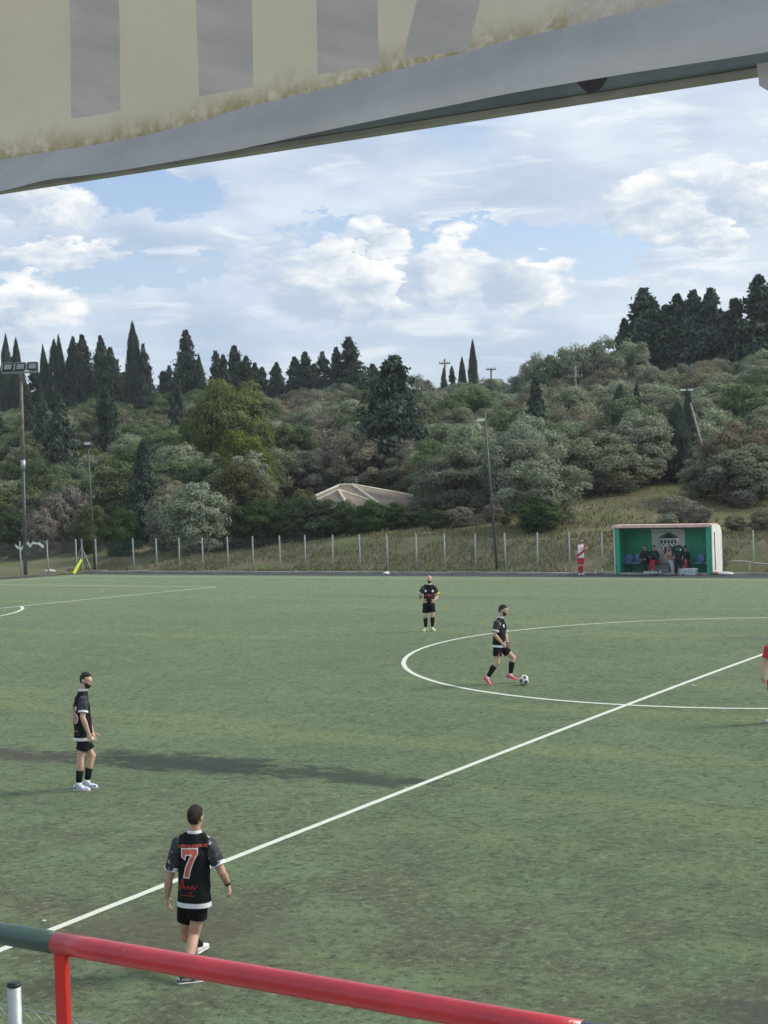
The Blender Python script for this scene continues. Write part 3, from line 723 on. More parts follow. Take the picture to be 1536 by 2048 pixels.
# ------------------------------------------------------------------ house roof behind the hedge
def roof_material():
    m = bpy.data.materials.new('roof_tiles'); m.use_nodes = True; t = NT(m.node_tree); b = t.n['Principled BSDF']
    co = t.add('ShaderNodeTexCoord').outputs['Object']
    wv = t.add('ShaderNodeTexWave', {'Vector': co, 'Scale': 2.2, 'Distortion': .6, 'Detail': 2.0}, wave_type='BANDS', bands_direction='X')
    c = t.mix(wv.outputs['Fac'], (.15, .115, .085), (.30, .24, .18)); c = t.mix(t.m('MULTIPLY', t.step(t.noise(co, 1.4, 5, .6), .4, .7), .6), c, (.23, .22, .18))
    t.l.new(c, b.inputs['Base Color']); b.inputs['Roughness'].default_value = .9
    bn = t.add('ShaderNodeBump', {'Strength': .6, 'Distance': .06, 'Height': wv.outputs['Fac']}); t.l.new(bn.outputs[0], b.inputs['Normal']); return m
M_TILE = roof_material(); M_RIDGE = mat('pale_ridge_tile', (.62, .57, .46), .85, .2, nscale=3, nvar=.2); M_PLAST = mat('cream_plaster', (.58, .54, .45), .9, .2, nscale=2, nvar=.12)
def house():
    HB = 54.0
    L = pix_ab(640, 985, HB); Rr = pix_ab(806, 1006, HB-2.5); top = pix_ab(692, 971, HB+1.65)
    zt = top[2]; ze = zt-1.6; a0, a1 = top[0]-2.1, Rr[0]-.9; b0, b1 = HB-3.2, HB+6.5; rb = (b0+b1)/2
    ra, rb_a = top[0]-.55, top[0]+.55
    o0 = np.array([(a0+a1)/2, rb, hill((a0+a1)/2, rb)])
    root = empty('tiled_house', PM @ Matrix.Translation(tuple(o0))); tag(root, 'low house with a pale tiled hip roof half hidden behind the dark hedge', 'house')
    g = lambda p: tuple(np.asarray(p)-o0)
    c = [(a0, b0, ze), (a1, b0, ze), (a1, b1, ze), (a0, b1, ze)]; r1, r2 = (ra, rb, zt), (rb_a, rb, zt)
    rf = MB().poly([g(c[0]), g(c[1]), g(r2), g(r1)]).poly([g(c[1]), g(c[2]), g(r2)]).poly([g(c[2]), g(c[3]), g(r1), g(r2)]).poly([g(c[3]), g(c[0]), g(r1)]).poly([g(c[3]), g(c[2]), g(c[1]), g(c[0])])
    roof = rf.build('roof', M_TILE, root)
    for p, q in ((r1, r2), (r2, c[1]), (r2, c[2]), (r1, c[0]), (r1, c[3])):
        mb = MB(); mb.tube([g(np.array(p)+(0, 0, .03)), g(np.array(q)+(0, 0, .03))], .10, 6); mb.build('ridge', M_RIDGE, roof)
    w = MB().box(g((a0+.5, b0+.5, o0[2]-1)), g((a1-.5, b1-.5, ze-.01))); w.build('wall', M_PLAST, root)
    # porch roof
    p0 = pix_ab(670, 981, b0-1.6); az, zz = p0[0], p0[2]; pc = [(az-1.3, b0-2.6, zz-.8), (az+1.5, b0-2.6, zz-.8), (az+1.5, b0+.4, zz-.8), (az-1.3, b0+.4, zz-.8)]; ap = (az, b0-1.2, zz)
    pr = MB()
    for i in range(4): pr.poly([g(pc[i]), g(pc[(i+1) % 4]), g(ap)])
    pr.poly([g(k) for k in pc[::-1]])
    po = pr.build('porch_roof', M_TILE, root)
    for k in pc:
        mb = MB(); mb.tube([g(np.array(ap)+(0, 0, .03)), g(np.array(k)+(0, 0, .03))], .085, 6); mb.build('ridge', M_RIDGE, po)
    for k in pc[:2]:
        zb = hill(k[0], k[1]+.3); mb = MB(); mb.box(g((k[0]-.12+(.3 if k[0] < az else -.3), k[1]+.2, zb-.2)), g((k[0]+.12+(.3 if k[0] < az else -.3), k[1]+.44, zz-.81))); mb.build('porch_column', M_PLAST, root)
    ch = pix_ab(713, 954, rb+.5); mb = MB(); mb.tube([g((ch[0], rb+.5, zt-.8)), g((ch[0], rb+.5, ch[2]))], .03, 6)
    for q in (.0, .18, .34): mb.tube([g((ch[0]-.3+q*.4, rb+.5, ch[2]-q)), g((ch[0]+.3-q*.4, rb+.5, ch[2]-q))], .015, 5)
    mb.build('antenna', M_GALVP, roof)
house()

# ------------------------------------------------------------------ poles and wires
M_WOOD = mat('weathered_wood_pole', (.21, .185, .155), .9, .2, nscale=3, nvar=.3, bump=.3, bscale=12)
M_POLEG = mat('dark_green_pole', (.055, .085, .072), .5, .4, nscale=4, nvar=.25)
M_BLK = mat('black_housing', (.025, .028, .028), .5, .4)
M_GLS = mat('lamp_glass', (.62, .66, .66), .15, .6); M_WHT = mat('white_enamel', (.72, .73, .71), .5, .4, nscale=6, nvar=.1)
def P_line(root_P, P): return tuple(np.asarray(P)-np.asarray(root_P))
def tri_flood():
    B = at_y(51, 1150, 92.5); T = at_y(42, 745, 92.5); B[2] = camber(29)-.3; mid = B+(T-B)*.57
    root = empty('floodlight_mast', Matrix.Translation(tuple(B))); tag(root, 'tall wooden mast with three floodlights at the far left', 'floodlight')
    MB().tube([(0, 0, -.2), tuple(mid-B)], [.12, .10], 10).build('lower_pole', M_POLEG, root, True)
    MB().tube([tuple(mid-B-np.array([0, 0, .4])), tuple(T-B)], [.115, .085], 10).build('upper_pole', M_WOOD, root, True)
    MB().tube([tuple(mid-B-np.array([0, 0, .5])), tuple(mid-B+np.array([0, 0, .1]))], .14, 10).build('joint_clamp', M_GALV, root, True)
    k = 92.5/F_PX; t = T-B
    MB().box((t[0]-38*k, t[1]-.10, t[2]-.05), (t[0]+30*k, t[1]+.02, t[2]+.06)).build('crossbar', M_GALVP, root)
    for cx in (-26, -1, 23):
        h = MB(); x0 = t[0]+cx*k; z0 = t[2]+.12
        h.mesh([(x0-.31, t[1]-.25, z0+.0), (x0+.31, t[1]-.25, z0+.0), (x0+.31, t[1]+.2, z0+.0), (x0-.31, t[1]+.2, z0+.0), (x0-.25, t[1]-.08, z0+.44), (x0+.31, t[1]-.08, z0+.44), (x0+.31, t[1]+.25, z0+.44), (x0-.25, t[1]+.25, z0+.44)], [(0, 3, 2, 1), (4, 5, 6, 7), (0, 1, 5, 4), (1, 2, 6, 5), (2, 3, 7, 6), (3, 0, 4, 7)])
        lo = h.build('lamp', M_BLK, root)
        MB().poly([(x0-.18, t[1]-.252, z0+.07), (x0+.26, t[1]-.252, z0+.07), (x0+.26, t[1]-.12, z0+.38), (x0-.15, t[1]-.12, z0+.38)]).build('glass', mat('dull_lamp_glass', (.20, .22, .22), .25, .6), lo)
        fr = MB(); fr.tube([(x0-.33, t[1]-.26, z0), (x0-.27, t[1]-.09, z0+.46), (x0+.31, t[1]-.09, z0+.46)], .028, 6); fr.build('rim', M_GALVP, lo)
        br = MB(); br.tube([(x0, t[1]-.04, t[2]+.04), (x0, t[1]-.04, z0+.02)], .03, 6); br.build('bracket', M_GALVP, lo)
tri_flood()
def lamp_pole(pb, pt, b, label, zb=None, r=.075, glass='front', m=M_POLEG):
    B = on_b(pb[0], pb[1], b); T = on_b(pt[0], pt[1], b); a_, b_, _ = ab(B); B[2] = hill(a_, b_)
    root = empty('lamp_pole', Matrix.Translation(tuple(B))); tag(root, label, 'lamp post')
    t = T-B; MB().tube([(0, 0, -.3), tuple(t*.5), tuple(t)], [r, r*.85, r*.65], 8).build('pole', m, root, True)
    lm = MB(); x, y, z = t
    if glass == 'front':
        lm.box((x-.22, y-.2, z-.02), (x+.22, y+.18, z+.36), bev=.03); lo = lm.build('lamp', M_BLK, root)
        MB().poly([(x-.19, y-.203, z+.10), (x+.19, y-.203, z+.10), (x+.19, y-.203, z+.27), (x-.19, y-.203, z+.27)]).build('glass', M_GLS, lo)
    else:
        lm.box((x-.42, y-.12, z-.02), (x-.04, y+.12, z+.12), bev=.03); lo = lm.build('lamp', M_WHT, root)
        MB().tube([(x-.1, y, z+.02), (x+.04, y, z+.10), (x+.05, y, z+.38), (x-.02, y, z+.46)], .03, 6).build('bracket', M_GALVP, lo)
    return root
lamp_pole((190, 1141), (176, 893), 35.6, 'thin dark pole with a single white-faced lamp behind the left fence')
lamp_pole((995, 1144), (970, 842), 34.9, 'thin leaning dark lamp pole behind the middle of the fence', glass='side')
def wooden_lamp():
    b = 59; B = on_b(1406, 897, b); T = on_b(1381, 806, b); H = on_b(1378, 781, b); a_, b_, _ = ab(B); g = np.array([B[0], B[1], hill(a_, b_)])
    root = empty('wooden_lamp_pole', Matrix.Translation(tuple(g))); tag(root, 'pale leaning wooden pole with a white street lamp amid the right-hand trees', 'lamp post')
    d = (T-B)/np.linalg.norm(T-B); MB().tube([P_line(g, B-d*3.2), P_line(g, B), P_line(g, T)], [.085, .075, .058], 8).build('pole', mat('pale_wood', (.30, .28, .235), .9, .2, nscale=3, nvar=.25), root, True)
    MB().tube([P_line(g, T-d*.1), P_line(g, H+(T-H)*.4), P_line(g, H+np.array([.05, 0, 0]))], .035, 6).build('arm', M_BLK, root, True)
    k = H-g
    for s in (-.40, .12):
        MB().box((k[0]+s-.17, k[1]-.12, k[2]-.03), (k[0]+s+.17, k[1]+.12, k[2]+.10), bev=.04).build('lamp', M_WHT, root)
    MB().tube([tuple(k+np.array([-.5, 0, .02])), tuple(k+np.array([.26, 0, .04]))], .03, 6).build('lamp_bar', M_GALVP, root)
wooden_lamp()
def power_pole(px, yt, yarm, b, wpx, label, yb):
    T = on_b(px, yt, b); A = on_b(px, yarm, b); a_, _, _ = ab(T); g = np.array([T[0], T[1], hill(a_, b)]); s = T[1]/F_PX
    root = empty('power_pole', Matrix.Translation(tuple(g))); tag(root, label, 'power pole')
    MB().tube([(0, 0, -.5), (0, 0, T[2]-g[2])], [.15, .11], 8).build('pole', M_WOOD, root, True)
    z = A[2]-g[2]; w = wpx*s/2
    MB().box((-w, -.08, z-.07), (w, .08, z+.07)).build('crossarm', M_WOOD, root)
    for x in (-w*.92, -w*.45, w*.45, w*.92): MB().tube([(x, 0, z+.06), (x, 0, z+.26)], [.06, .045], 6).build('insulator', M_GALVP, root)
    return g, z, w
power_pole(889, 718, 727, 128, 22, 'distant cross-armed power pole left of the lone slender cypress', 0)
power_pole(982, 736, 739, 132, 20, 'smaller distant cross-armed power pole right of the lone slender cypress', 0)
power_pole(1150, 732, 754, 94, 28, 'power pole with white insulators among the olives of the right slope', 0)
def wire(name, p, q, b1, b2, sag, label):
    A = on_b(*p, b1); B = on_b(*q, b2); pts = [A+(B-A)*i/30-np.array([0, 0, sag*4*(i/30)*(1-i/30)]) for i in range(31)]
    o = MB().tube([P_line(A, k) for k in pts], .022, 5).build(name, mat('wire_black', (.04, .045, .045), .5, .3), None, True); o.location = tuple(A); tag(o, label, 'cable', 'overhead cables')
wire('overhead_cable', (-30, 842), (700, 838), 64, 72, 1.2, 'upper overhead cable crossing the left trees')
wire('overhead_cable', (-30, 850), (700, 848), 64, 72, 1.2, 'lower overhead cable crossing the left trees')
wire('overhead_cable', (700, 838), (1560, 735), 72, 70, 1.6, 'upper overhead cable crossing the olive slope towards the right edge')
wire('overhead_cable', (700, 848), (1560, 750), 72, 70, 1.6, 'lower overhead cable crossing the olive slope towards the right edge')

# ------------------------------------------------------------------ stand: terrace, handrail, near fence
M_RED = mat('red_gloss_paint', (.47, .014, .024), .26, .5, coat=.45, nscale=9, nvar=.14, bump=.12, bscale=55, chip=True)
M_GRN = mat('dark_green_gloss_paint', (.030, .075, .058), .32, .5, coat=.5, nscale=9, nvar=.15, bump=.1, bscale=40, chip=True)
M_REDF = mat('red_flat_paint', (.56, .028, .022), .55, .35, nscale=6, nvar=.08)
RB = -34.9
def handrail():
    cpx = lambda x: pix_ab(x, 1866.+.1735*x, RB)
    j1, j2 = cpx(112), cpx(1166); z = (j1[2]+j2[2])/2
    dz = 0.0; r = .0254; a_l, a_r = cpx(0)[0]-2.4, j2[0]+2.6
    za = lambda a: j1[2]+(j2[2]-j1[2])*(a-j1[0])/(j2[0]-j1[0])
    fl = 2.45
    root = empty('handrail', PM @ Matrix.Translation((j1[0], RB, fl))); tag(root, 'red and dark green pipe handrail on a red post along the front of the stand', 'railing')
    def pipe(a0, a1, m):
        pts = [(a0+(a1-a0)*i/12-j1[0], 0, za(a0+(a1-a0)*i/12)-fl) for i in range(13)]
        return MB().tube(pts, r, 28, cap=True).build('pipe', m, root, True)
    pipe(a_l, j1[0]-.001, M_GRN); pipe(j1[0]+.001, j2[0]-.001, M_RED); pipe(j2[0]+.001, a_r, M_GRN)
    for a in (j1[0]-.002, j2[0]-.002, a_l+.2, a_r-.2):
        p = MB(); p.box((a-j1[0]-.0, -.008, .001), (a-j1[0]+.034, .008, za(a)-fl-r*.86), bev=.003)
        p.build('post', M_REDF if a > a_l+.3 and a < a_r-.3 else M_GRN, root)
        MB().box((a-j1[0]-.04, -.05, 0), (a-j1[0]+.08, .05, .012)).build('foot_plate', M_REDF, root)
handrail()
tr_ = MB()
for i in range(4): tr_.box((-30, -36.2-i*.85, -.7), (50, -34.75-i*.85 if i == 0 else -35.351-i*.85, 2.45+i*.38-.002*i))
ter = tr_.build('stand_terrace', M_CONC); ter.matrix_world = PM; tag(ter, kind='structure')

NB = -33.5
def near_fence():
    t0 = pix_ab(28, 1966, NB); ztop = t0[2]; a0 = t0[0]; g = camber(NB)
    root = empty('chain_link_fence', PM @ Matrix.Translation((a0, NB, g))); tag(root, 'near grey chain-link fence with round capped post at the bottom left corner', 'fence')
    for k in (-1, 0, 1, 2):
        p = MB(); p.tube([(k*2.9, 0, -.2), (k*2.9, 0, ztop-g-.012)], .0245, 20); po = p.build('post', M_GALV, root, True)
        c = MB(); c.tube([(k*2.9, 0, ztop-g-.0115), (k*2.9, 0, ztop-g)], .0255, 20); c.tube([(k*2.9, 0, ztop-g+.0005), (k*2.9, 0, ztop-g+.004)], [.022, .016], 16); c.build('cap', M_BLK, po, True)
    top = ztop-g-.10; P = .062; mb = MB(); n = int(5.9/P)
    for i in range(-int(2.9/P), n):
        x = i*P; z = top; pts = [(x, .028, z)]; s = 1; j = 0
        while z > 1.2 and j < 60:
            z -= P*.72; pts.append((x+(P if s > 0 else 0), .028+(.0035 if s > 0 else -.0035), z)); s = -s; j += 1
        mb.tube(pts, .0014, 4, cap=False)
    for zz in (top, top-.75, 1.25): mb.tube([(-2.9, .031, zz), (5.8, .031, zz)], .0018, 5)
    mb.build('wire_mesh', mat('galvanised_wire', (.42, .44, .43), .45, .5, .4), root, True)
near_fence()

# ------------------------------------------------------------------ banner under the stand roof
def banner_material():
    m = bpy.data.materials.new('translucent_banner'); m.use_nodes = True; t = NT(m.node_tree); b = t.n['Principled BSDF']; out = t.n['Material Output']
    uv = t.add('ShaderNodeTexCoord').outputs['UV']; sp = t.add('ShaderNodeSeparateXYZ', {'Vector': uv}); x, y = sp.outputs[0], sp.outputs[1]   # metres along, metres above hem
    n1 = t.noise(uv, 2.2, 5, .6); n2 = t.noise(uv, 26.0, 6, .7); n3 = t.noise(uv, 90.0, 3, .7)
    col = t.mix(t.step(n1, .35, .7), (.50, .475, .385), (.455, .43, .335))
    col = t.mix(t.m('MULTIPLY', t.step(x, 1.05, 1.9), .55), col, (.47, .45, .405))
    # mould creeping up from the hem and blotches
    edge = t.m('SUBTRACT', .066, t.m('ADD', y, t.m('MULTIPLY', t.m('SUBTRACT', t.noise(uv, 7.0, 5, .65), .5), .12)))
    mould = t.m('MULTIPLY', t.step(edge, -.045, .06), t.step(n2, .34, .58))
    spots = t.m('MULTIPLY', t.step(n2, .64, .74), t.step(n1, .42, .6))
    col = t.mix(t.m('MULTIPLY', mould, .92), col, (.235, .205, .105)); col = t.mix(t.m('MULTIPLY', spots, .7), col, (.25, .23, .14))
    # letters printed on the outside, seen through the cloth
    mask = None
    for (x0, x1, yb0, yb1, sl) in LETTERS:
        e = t.m('SUBTRACT', x, t.m('MULTIPLY', y, sl))
        k = t.m('MULTIPLY', t.step(e, x0-.0015, x0+.0015), t.step(e, x1+.0015, x1-.0015))
        yb = t.m('ADD', yb0, t.m('MULTIPLY', t.m('SUBTRACT', e, x0), (yb1-yb0)/(x1-x0)))
        k = t.m('MULTIPLY', k, t.step(t.m('SUBTRACT', y, yb), -.0015, .0015))
        mask = k if mask is None else t.m('MAXIMUM', mask, k)
    fold = t.noise(t.comb(t.m('MULTIPLY', x, 2.0), t.m('ADD', t.m('MULTIPLY', y, 7.0), t.m('MULTIPLY', x, 2.5)), 0.), 1.5, 3, .5)
    lcol = t.mix(t.step(fold, .35, .7), (.32, .32, .315), (.385, .38, .37))
    pale = t.m('MULTIPLY', mask, 1.0)
    col = t.mix(pale, col, lcol)
    xl = t.m('SUBTRACT', x, t.m('MULTIPLY', y, LAST[2])); kk = t.m('MULTIPLY', t.step(xl, LAST[0]-.002, LAST[0]+.002), t.step(y, LAST[1]-.002, LAST[1]+.002))
    col = t.mix(t.m('MULTIPLY', kk, .5), col, (.40, .395, .385))
    t.l.new(col, b.inputs['Base Color']); b.inputs['Roughness'].default_value = .75; b.inputs['Specular IOR Level'].default_value = .2
    tl = t.add('ShaderNodeBsdfTranslucent', {'Color': col}); mx = t.add('ShaderNodeMixShader', {0: .45}); t.l.new(b.outputs[0], mx.inputs[1]); t.l.new(tl.outputs[0], mx.inputs[2]); t.l.new(mx.outputs[0], out.inputs[0])
    bn = t.add('ShaderNodeBump', {'Strength': .25, 'Distance': .004, 'Height': n3}); t.l.new(bn.outputs[0], b.inputs['Normal'])
    return m
BB = -34.36
hem_px = [(-60, 352), (0, 344), (100, 328), (190, 315), (300, 295), (400, 270), (500, 240), (590, 220), (680, 199), (768, 175.5), (890, 145), (1018, 112), (1140, 84), (1268, 54), (1390, 26), (1508, 0), (1600, -20)]
low_px = [(-60, 405), (0, 389), (60, 377), (110, 366), (180, 357), (250, 346), (350, 326), (450, 305), (520, 290), (600, 272), (680, 255), (768, 237), (890, 213), (1018, 187), (1140, 166), (1268, 145), (1400, 125), (1518, 107), (1600, 92)]
bot_px = [(-60, 400), (0, 392), (200, 356), (500, 310), (768, 270), (1168, 207), (1518, 157), (1620, 140)]
hem = np.array([pix_ab(x, y, BB) for x, y in hem_px]); A0 = hem[0][0]; hem_z = lambda a: float(np.interp(a, hem[:, 0], hem[:, 2]))
def luv(px, py): q = pix_ab(px, py, BB); return q[0]-A0, q[2]-hem_z(q[0])
def letter(lb, rb, lt):      # left-bottom, right-bottom, left-top pixels
    a, b_, c = luv(*lb), luv(*rb), luv(*lt); sl = (c[0]-a[0])/(c[1]-a[1]); e = lambda q: q[0]-q[1]*sl
    return (e(a), e(b_), a[1], b_[1], sl)
LETTERS = [letter((144, 238), (242, 222), (138, 0)), letter((397, 193), (508, 175), (392, 0)), letter((637, 149), (759, 128), (633, 0)), letter((805, 119), (936, 100), (835, 0))]
_l = luv(1141, 61); LAST = (_l[0], _l[1], (luv(1130, 0)[0]-_l[0])/(luv(1130, 0)[1]-_l[1]))
M_BAN = banner_material(); M_FLAP = mat('grey_tarpaulin', (.47, .475, .485), .6, .3, nscale=4, nvar=.10, bump=.2, bscale=30, trans=.25)
M_STEEL = mat('dull_grey_steel', (.22, .275, .31), .5, .4, .2, nscale=5, nvar=.15, bump=.08, bscale=60)
def banner():
    root = empty('stand_banner', PM @ Matrix.Translation((A0, BB, hem[0][2]))); tag(root, 'weathered cream banner with large grey letters hung above the stand opening', 'banner')
    z00 = hem[0][2]; NA, NZ, HT = 90, 16, .95; a1 = hem[-1][0]
    V = []; UVs = []
    for j in range(NZ+1):
        for i in range(NA+1):
            a = A0+(a1-A0)*i/NA; h = HT*j/NZ; y = .006*noise.noise(Vector((a*3, h*4, 0)))+.010*noise.noise(Vector((a*1.1+h*2, h*1.5, 5.)))*min(1, h*3)
            V.append((a-A0, y, hem_z(a)+h-z00)); UVs.append((a-A0, h))
    Fs = [(j*(NA+1)+i, j*(NA+1)+i+1, (j+1)*(NA+1)+i+1, (j+1)*(NA+1)+i) for j in range(NZ) for i in range(NA)]
    me = bpy.data.meshes.new('cloth'); me.from_pydata(V, [], Fs); uv = me.uv_layers.new(name='UVMap')
    for l in me.loops: uv.data[l.index].uv = UVs[l.vertex_index]
    smooth(me); link('cloth', me, M_BAN, root)
    # grey tarpaulin strip sagging below the cloth
    FBb = BB-.05; lw = np.array([pix_ab(x, y, FBb) for x, y in low_px]); V = []; n = 80; m = 8
    for i in range(n+1):
        a = A0-.02+(a1-A0)*i/n; zt = hem_z(a)+.03; zl = float(np.interp(a, lw[:, 0], lw[:, 2]))
        for j in range(m+1):
            s = j/m; tw = max(0., 1-abs(a-A0-.42)/.55)
            V.append((a-A0, -.012-.038*math.sin(s*math.pi*.5)-.02*s*(1-s)*noise.noise(Vector((a*5, s, 0)))*3-.05*tw*s*s, zt+(zl-zt)*s-z00))
    Fs = [(i*(m+1)+j, (i+1)*(m+1)+j, (i+1)*(m+1)+j+1, i*(m+1)+j+1) for i in range(n) for j in range(m)]
    me = bpy.data.meshes.new('hem_strip'); me.from_pydata(V, [], Fs); smooth(me); link('hem_strip', me, M_FLAP, root)
    return root
banner()
def roof_beam():
    b0 = BB+.012; bl = np.array([pix_ab(x, y, b0+.09) for x, y in bot_px]); k = np.polyfit(bl[:, 0], bl[:, 2], 1); a0, a1 = bl[0][0]-.3, bl[-1][0]+.6
    za = lambda a: k[0]*a+k[1]; zb = za(a0)
    root = empty('roof_edge_beam', PM @ Matrix.Translation((a0, b0, zb))); tag(root, 'dull grey steel beam along the lower edge of the banner', 'beam')
    def bar(y0, y1, h0, h1, nm, m):
        V = []
        for a in (a0, a1):
            for (y, h) in ((y0, h0), (y1, h0), (y1, h1), (y0, h1)): V.append((a-a0, y, za(a)+h-zb))
        MB().mesh(V, [(3, 2, 1, 0), (4, 5, 6, 7), (0, 1, 5, 4), (1, 2, 6, 5), (2, 3, 7, 6), (3, 0, 4, 7)]).build(nm, m, root)
    bar(.03, .085, .014, .085, 'box_section', M_STEEL); bar(.055, .09, .0, .0125, 'lower_lip', mat('pale_zinc', (.42, .43, .41), .5, .4, .2, nscale=6, nvar=.15))
    q = pix_ab(1172, 172, b0); 
    MB().mesh([(q[0]-a0-.035, .0275, q[2]+.018-zb), (q[0]-a0+.045, .0275, q[2]+.028-zb), (q[0]-a0+.018, .0275, q[2]-.008-zb), (q[0]-a0-.008, .0275, q[2]-.010-zb)], [(3, 2, 1, 0)]).build('dark_patch', mat('rust_stain', (.085, .08, .095), .8, .2), root)
    c = pix_ab(1511, 160, b0)
    g = MB(); x, z = c[0]-a0, c[2]-zb
    V = [(x, .01, z+.035), (x+.25, .01, z+.035), (x+.25, .01, z-.16), (x+.004, .01, z-.010)]
    g.mesh(V+[(p[0], .075, p[2]) for p in V], [(0, 1, 2, 3), (7, 6, 5, 4), (0, 4, 5, 1), (1, 5, 6, 2), (2, 6, 7, 3), (3, 7, 4, 0)]); g.build('gusset_plate', mat('pale_zinc', (0, 0, 0)), root)
    p = MB(); p.box((x+.16, .015, -3.1-zb+z*0+zb*0), (x+.24, .07, z+.02)); p.build('support_post', M_STEEL, root)
roof_beam()

# ------------------------------------------------------------------ dugout
M_DG = mat('green_panel', (.034, .33, .195), .5, .35, nscale=3, nvar=.12); M_DGL = mat('green_frame', (.05, .36, .225), .5, .35, nscale=4, nvar=.12)
M_DW = mat('white_panel', (.62, .63, .62), .6, .3, nscale=3, nvar=.08); M_ROOFP = mat('faded_red_sheet', (.74, .52, .46), .6, .3, nscale=5, nvar=.15); M_WPL = mat('white_fibreglass', (.78, .79, .78), .4, .4, nscale=4, nvar=.06)
M_CRB = mat('crest_black', (.018, .024, .024), .6, .3); M_CRG = mat('crest_grey', (.10, .13, .125), .6, .3); M_CRW = mat('crest_white', (.66, .67, .67), .6, .3)
M_CHB = mat('blue_plastic', (.14, .24, .46), .4, .4, nscale=8, nvar=.1); M_DKM = mat('dark_frame_metal', (.05, .055, .055), .5, .4)
DB = 32.95; dL = pix_ab(1232, 1148, DB); dR = pix_ab(1424, 1150, DB); DZ = camber(DB)+.012; DA0, DA1 = dL[0], dR[0]
DH = pix_ab(1424, 1050, DB)[2]-DZ; DEP = 1.28; DW_ = DA1-DA0
def dugout():
    root = empty('team_dugout', PM @ Matrix.Translation((DA0, DB, DZ))); tag(root, 'green team dugout with white crest panel and faded red roof edge on the far side', 'dugout')
    w, d, h = DW_, DEP, DH
    def prof(o):          # side profile: curved back and roof
        pts = [(o*.0, 0)]
        return [(0, 0), (d-.12, 0), (d-.03, .12), (d, .3), (d, h-.62), (d-.015, h-.38), (d-.09, h-.19), (d-.24, h-.06), (d-.45, h-.0), (.0, h)]
    pr = prof(0)
    def side(x0, x1, nm, m):
        V = [(x0, p[0], p[1]) for p in pr]+[(x1, p[0], p[1]) for p in pr]; n = len(pr)
        return MB().mesh(V, [tuple(range(n)), tuple(range(2*n-1, n-1, -1))]+[(i, n+i, n+(i+1) % n, (i+1) % n) for i in range(n)]).build(nm, m, root)
    side(-.02, .05, 'side_wall', M_DG); sw = side(w-.05, w+.02, 'side_wall', M_DG); side(w+.022, w+.062, 'outer_side_shell', M_WPL); side(-.062, -.022, 'outer_side_shell', M_WPL)
    # back and roof skins follow the profile
    def skin(i0, i1, x0, x1, nm, m, off=.0, th=.03):
        V = []
        for x in (x0, x1):
            for k in range(i0, i1+1):
                V.append((x, pr[k][0]-.035-off, pr[k][1]-(.035+off if pr[k][1] > h-.3 else 0)))
            for k in range(i1, i0-1, -1):
                V.append((x, pr[k][0]-.035-off+th, pr[k][1]-(.035+off if pr[k][1] > h-.3 else 0)+(.01 if pr[k][1] > h-.3 else 0)))
        n = 2*(i1-i0+1)
        MB().mesh(V, [tuple(range(n)), tuple(range(2*n-1, n-1, -1))]+[(i, n+i, n+(i+1) % n, (i+1) % n) for i in range(n)]).build(nm, m, root)
    s1, s2 = pix_ab(1305, 1100, DB+DEP)[0]-DA0, pix_ab(1371, 1100, DB+DEP)[0]-DA0
    skin(1, 9, .05, s1-.005, 'back_panel', M_DG); skin(1, 9, s2+.005, w-.05, 'back_panel', M_DG)
    skin(1, 9, s1, s2, 'centre_panel', M_DW)
    ro = MB(); ro.box((-.10, -.14, h+.004), (w+.03, d-.5, h+.05)); ro.box((-.10, -.155, h-.085), (w+.02, -.125, h+.055)); ro.build('roof_edge', M_ROOFP, root)
    for x in (.052, w-.23): MB().box((x, -.02, 0), (x+.18, .10, h-.09)).build('front_post', M_DGL, root)
    MB().box((.23, .0, h-.16), (w-.23, .06, h-.087)).build('front_lintel', M_DKM, root)
    MB().box((.05, .0, .0), (w-.05, .05, .05)).build('sill', mat('pale_sill', (.45, .46, .42), .8, .2, nscale=5, nvar=.2), root)
    MB().box((.05, .05, .001), (w-.05, d-.15, .03)).build('floor_slab', M_CONC, root)
    MB().tube([(w+.075, .3, .2), (w+.075, .26, h-.35)], .022, 6).build('drain_pipe', M_DKM, root)
    # bench
    bn = MB(); bn.box((.25, d-.62, .43), (w-.25, d-.22, .47)); be = bn.build('bench', mat('dark_bench_board', (.06, .075, .07), .6, .3), root)
    for x in np.linspace(.4, w-.4, 5): MB().box((x-.02, d-.5, .03), (x+.02, d-.34, .43)).build('bench_leg', M_DKM, be)
    # crest painted on the centre panel as raised plates
    cc = pix_ab(1338.5, 1089.5, DB+DEP); cx, cz = cc[0]-DA0, cc[2]-DZ; yb = d-.048; s = .88
    cr = empty_child('crest', root)
    def plate(pts, y, m, nm): 
        V = [(cx+p[0]*s, y, cz+p[1]*s) for p in pts]; MB().mesh(V+[(v[0], v[1]+.006, v[2]) for v in V], [tuple(range(len(V)))]+[(i, len(V)+i, len(V)+(i+1) % len(V), (i+1) % len(V)) for i in range(len(V))]).build(nm, m, cr)
    shield = [(-.55, .42), (-.42, .50), (-.18, .62), (0, .78), (.18, .62), (.42, .50), (.55, .42), (.52, .1), (.42, -.25), (.24, -.55), (0, -.78), (-.24, -.55), (-.42, -.25), (-.52, .1)]
    plate(shield, yb-.008, M_CRB, 'shield'); plate([(x*.93, z*.93) for x, z in shield], yb-.016, M_CRW, 'shield_field')
    plate([(-.50, .36), (-.40, .45), (-.17, .57), (0, .71), (.17, .57), (.40, .45), (.50, .36)], yb-.024, M_CRG, 'pediment')
    plate([(-.30, .40), (0, .60), (.30, .40)], yb-.032, M_CRB, 'pediment_face')
    for x in (-.40, -.20, 0, .20, .40):
        plate([(x-.055, .08), (x+.055, .08), (x+.055, .26), (x-.055, .26)], yb-.024, M_CRB, 'column_gap')
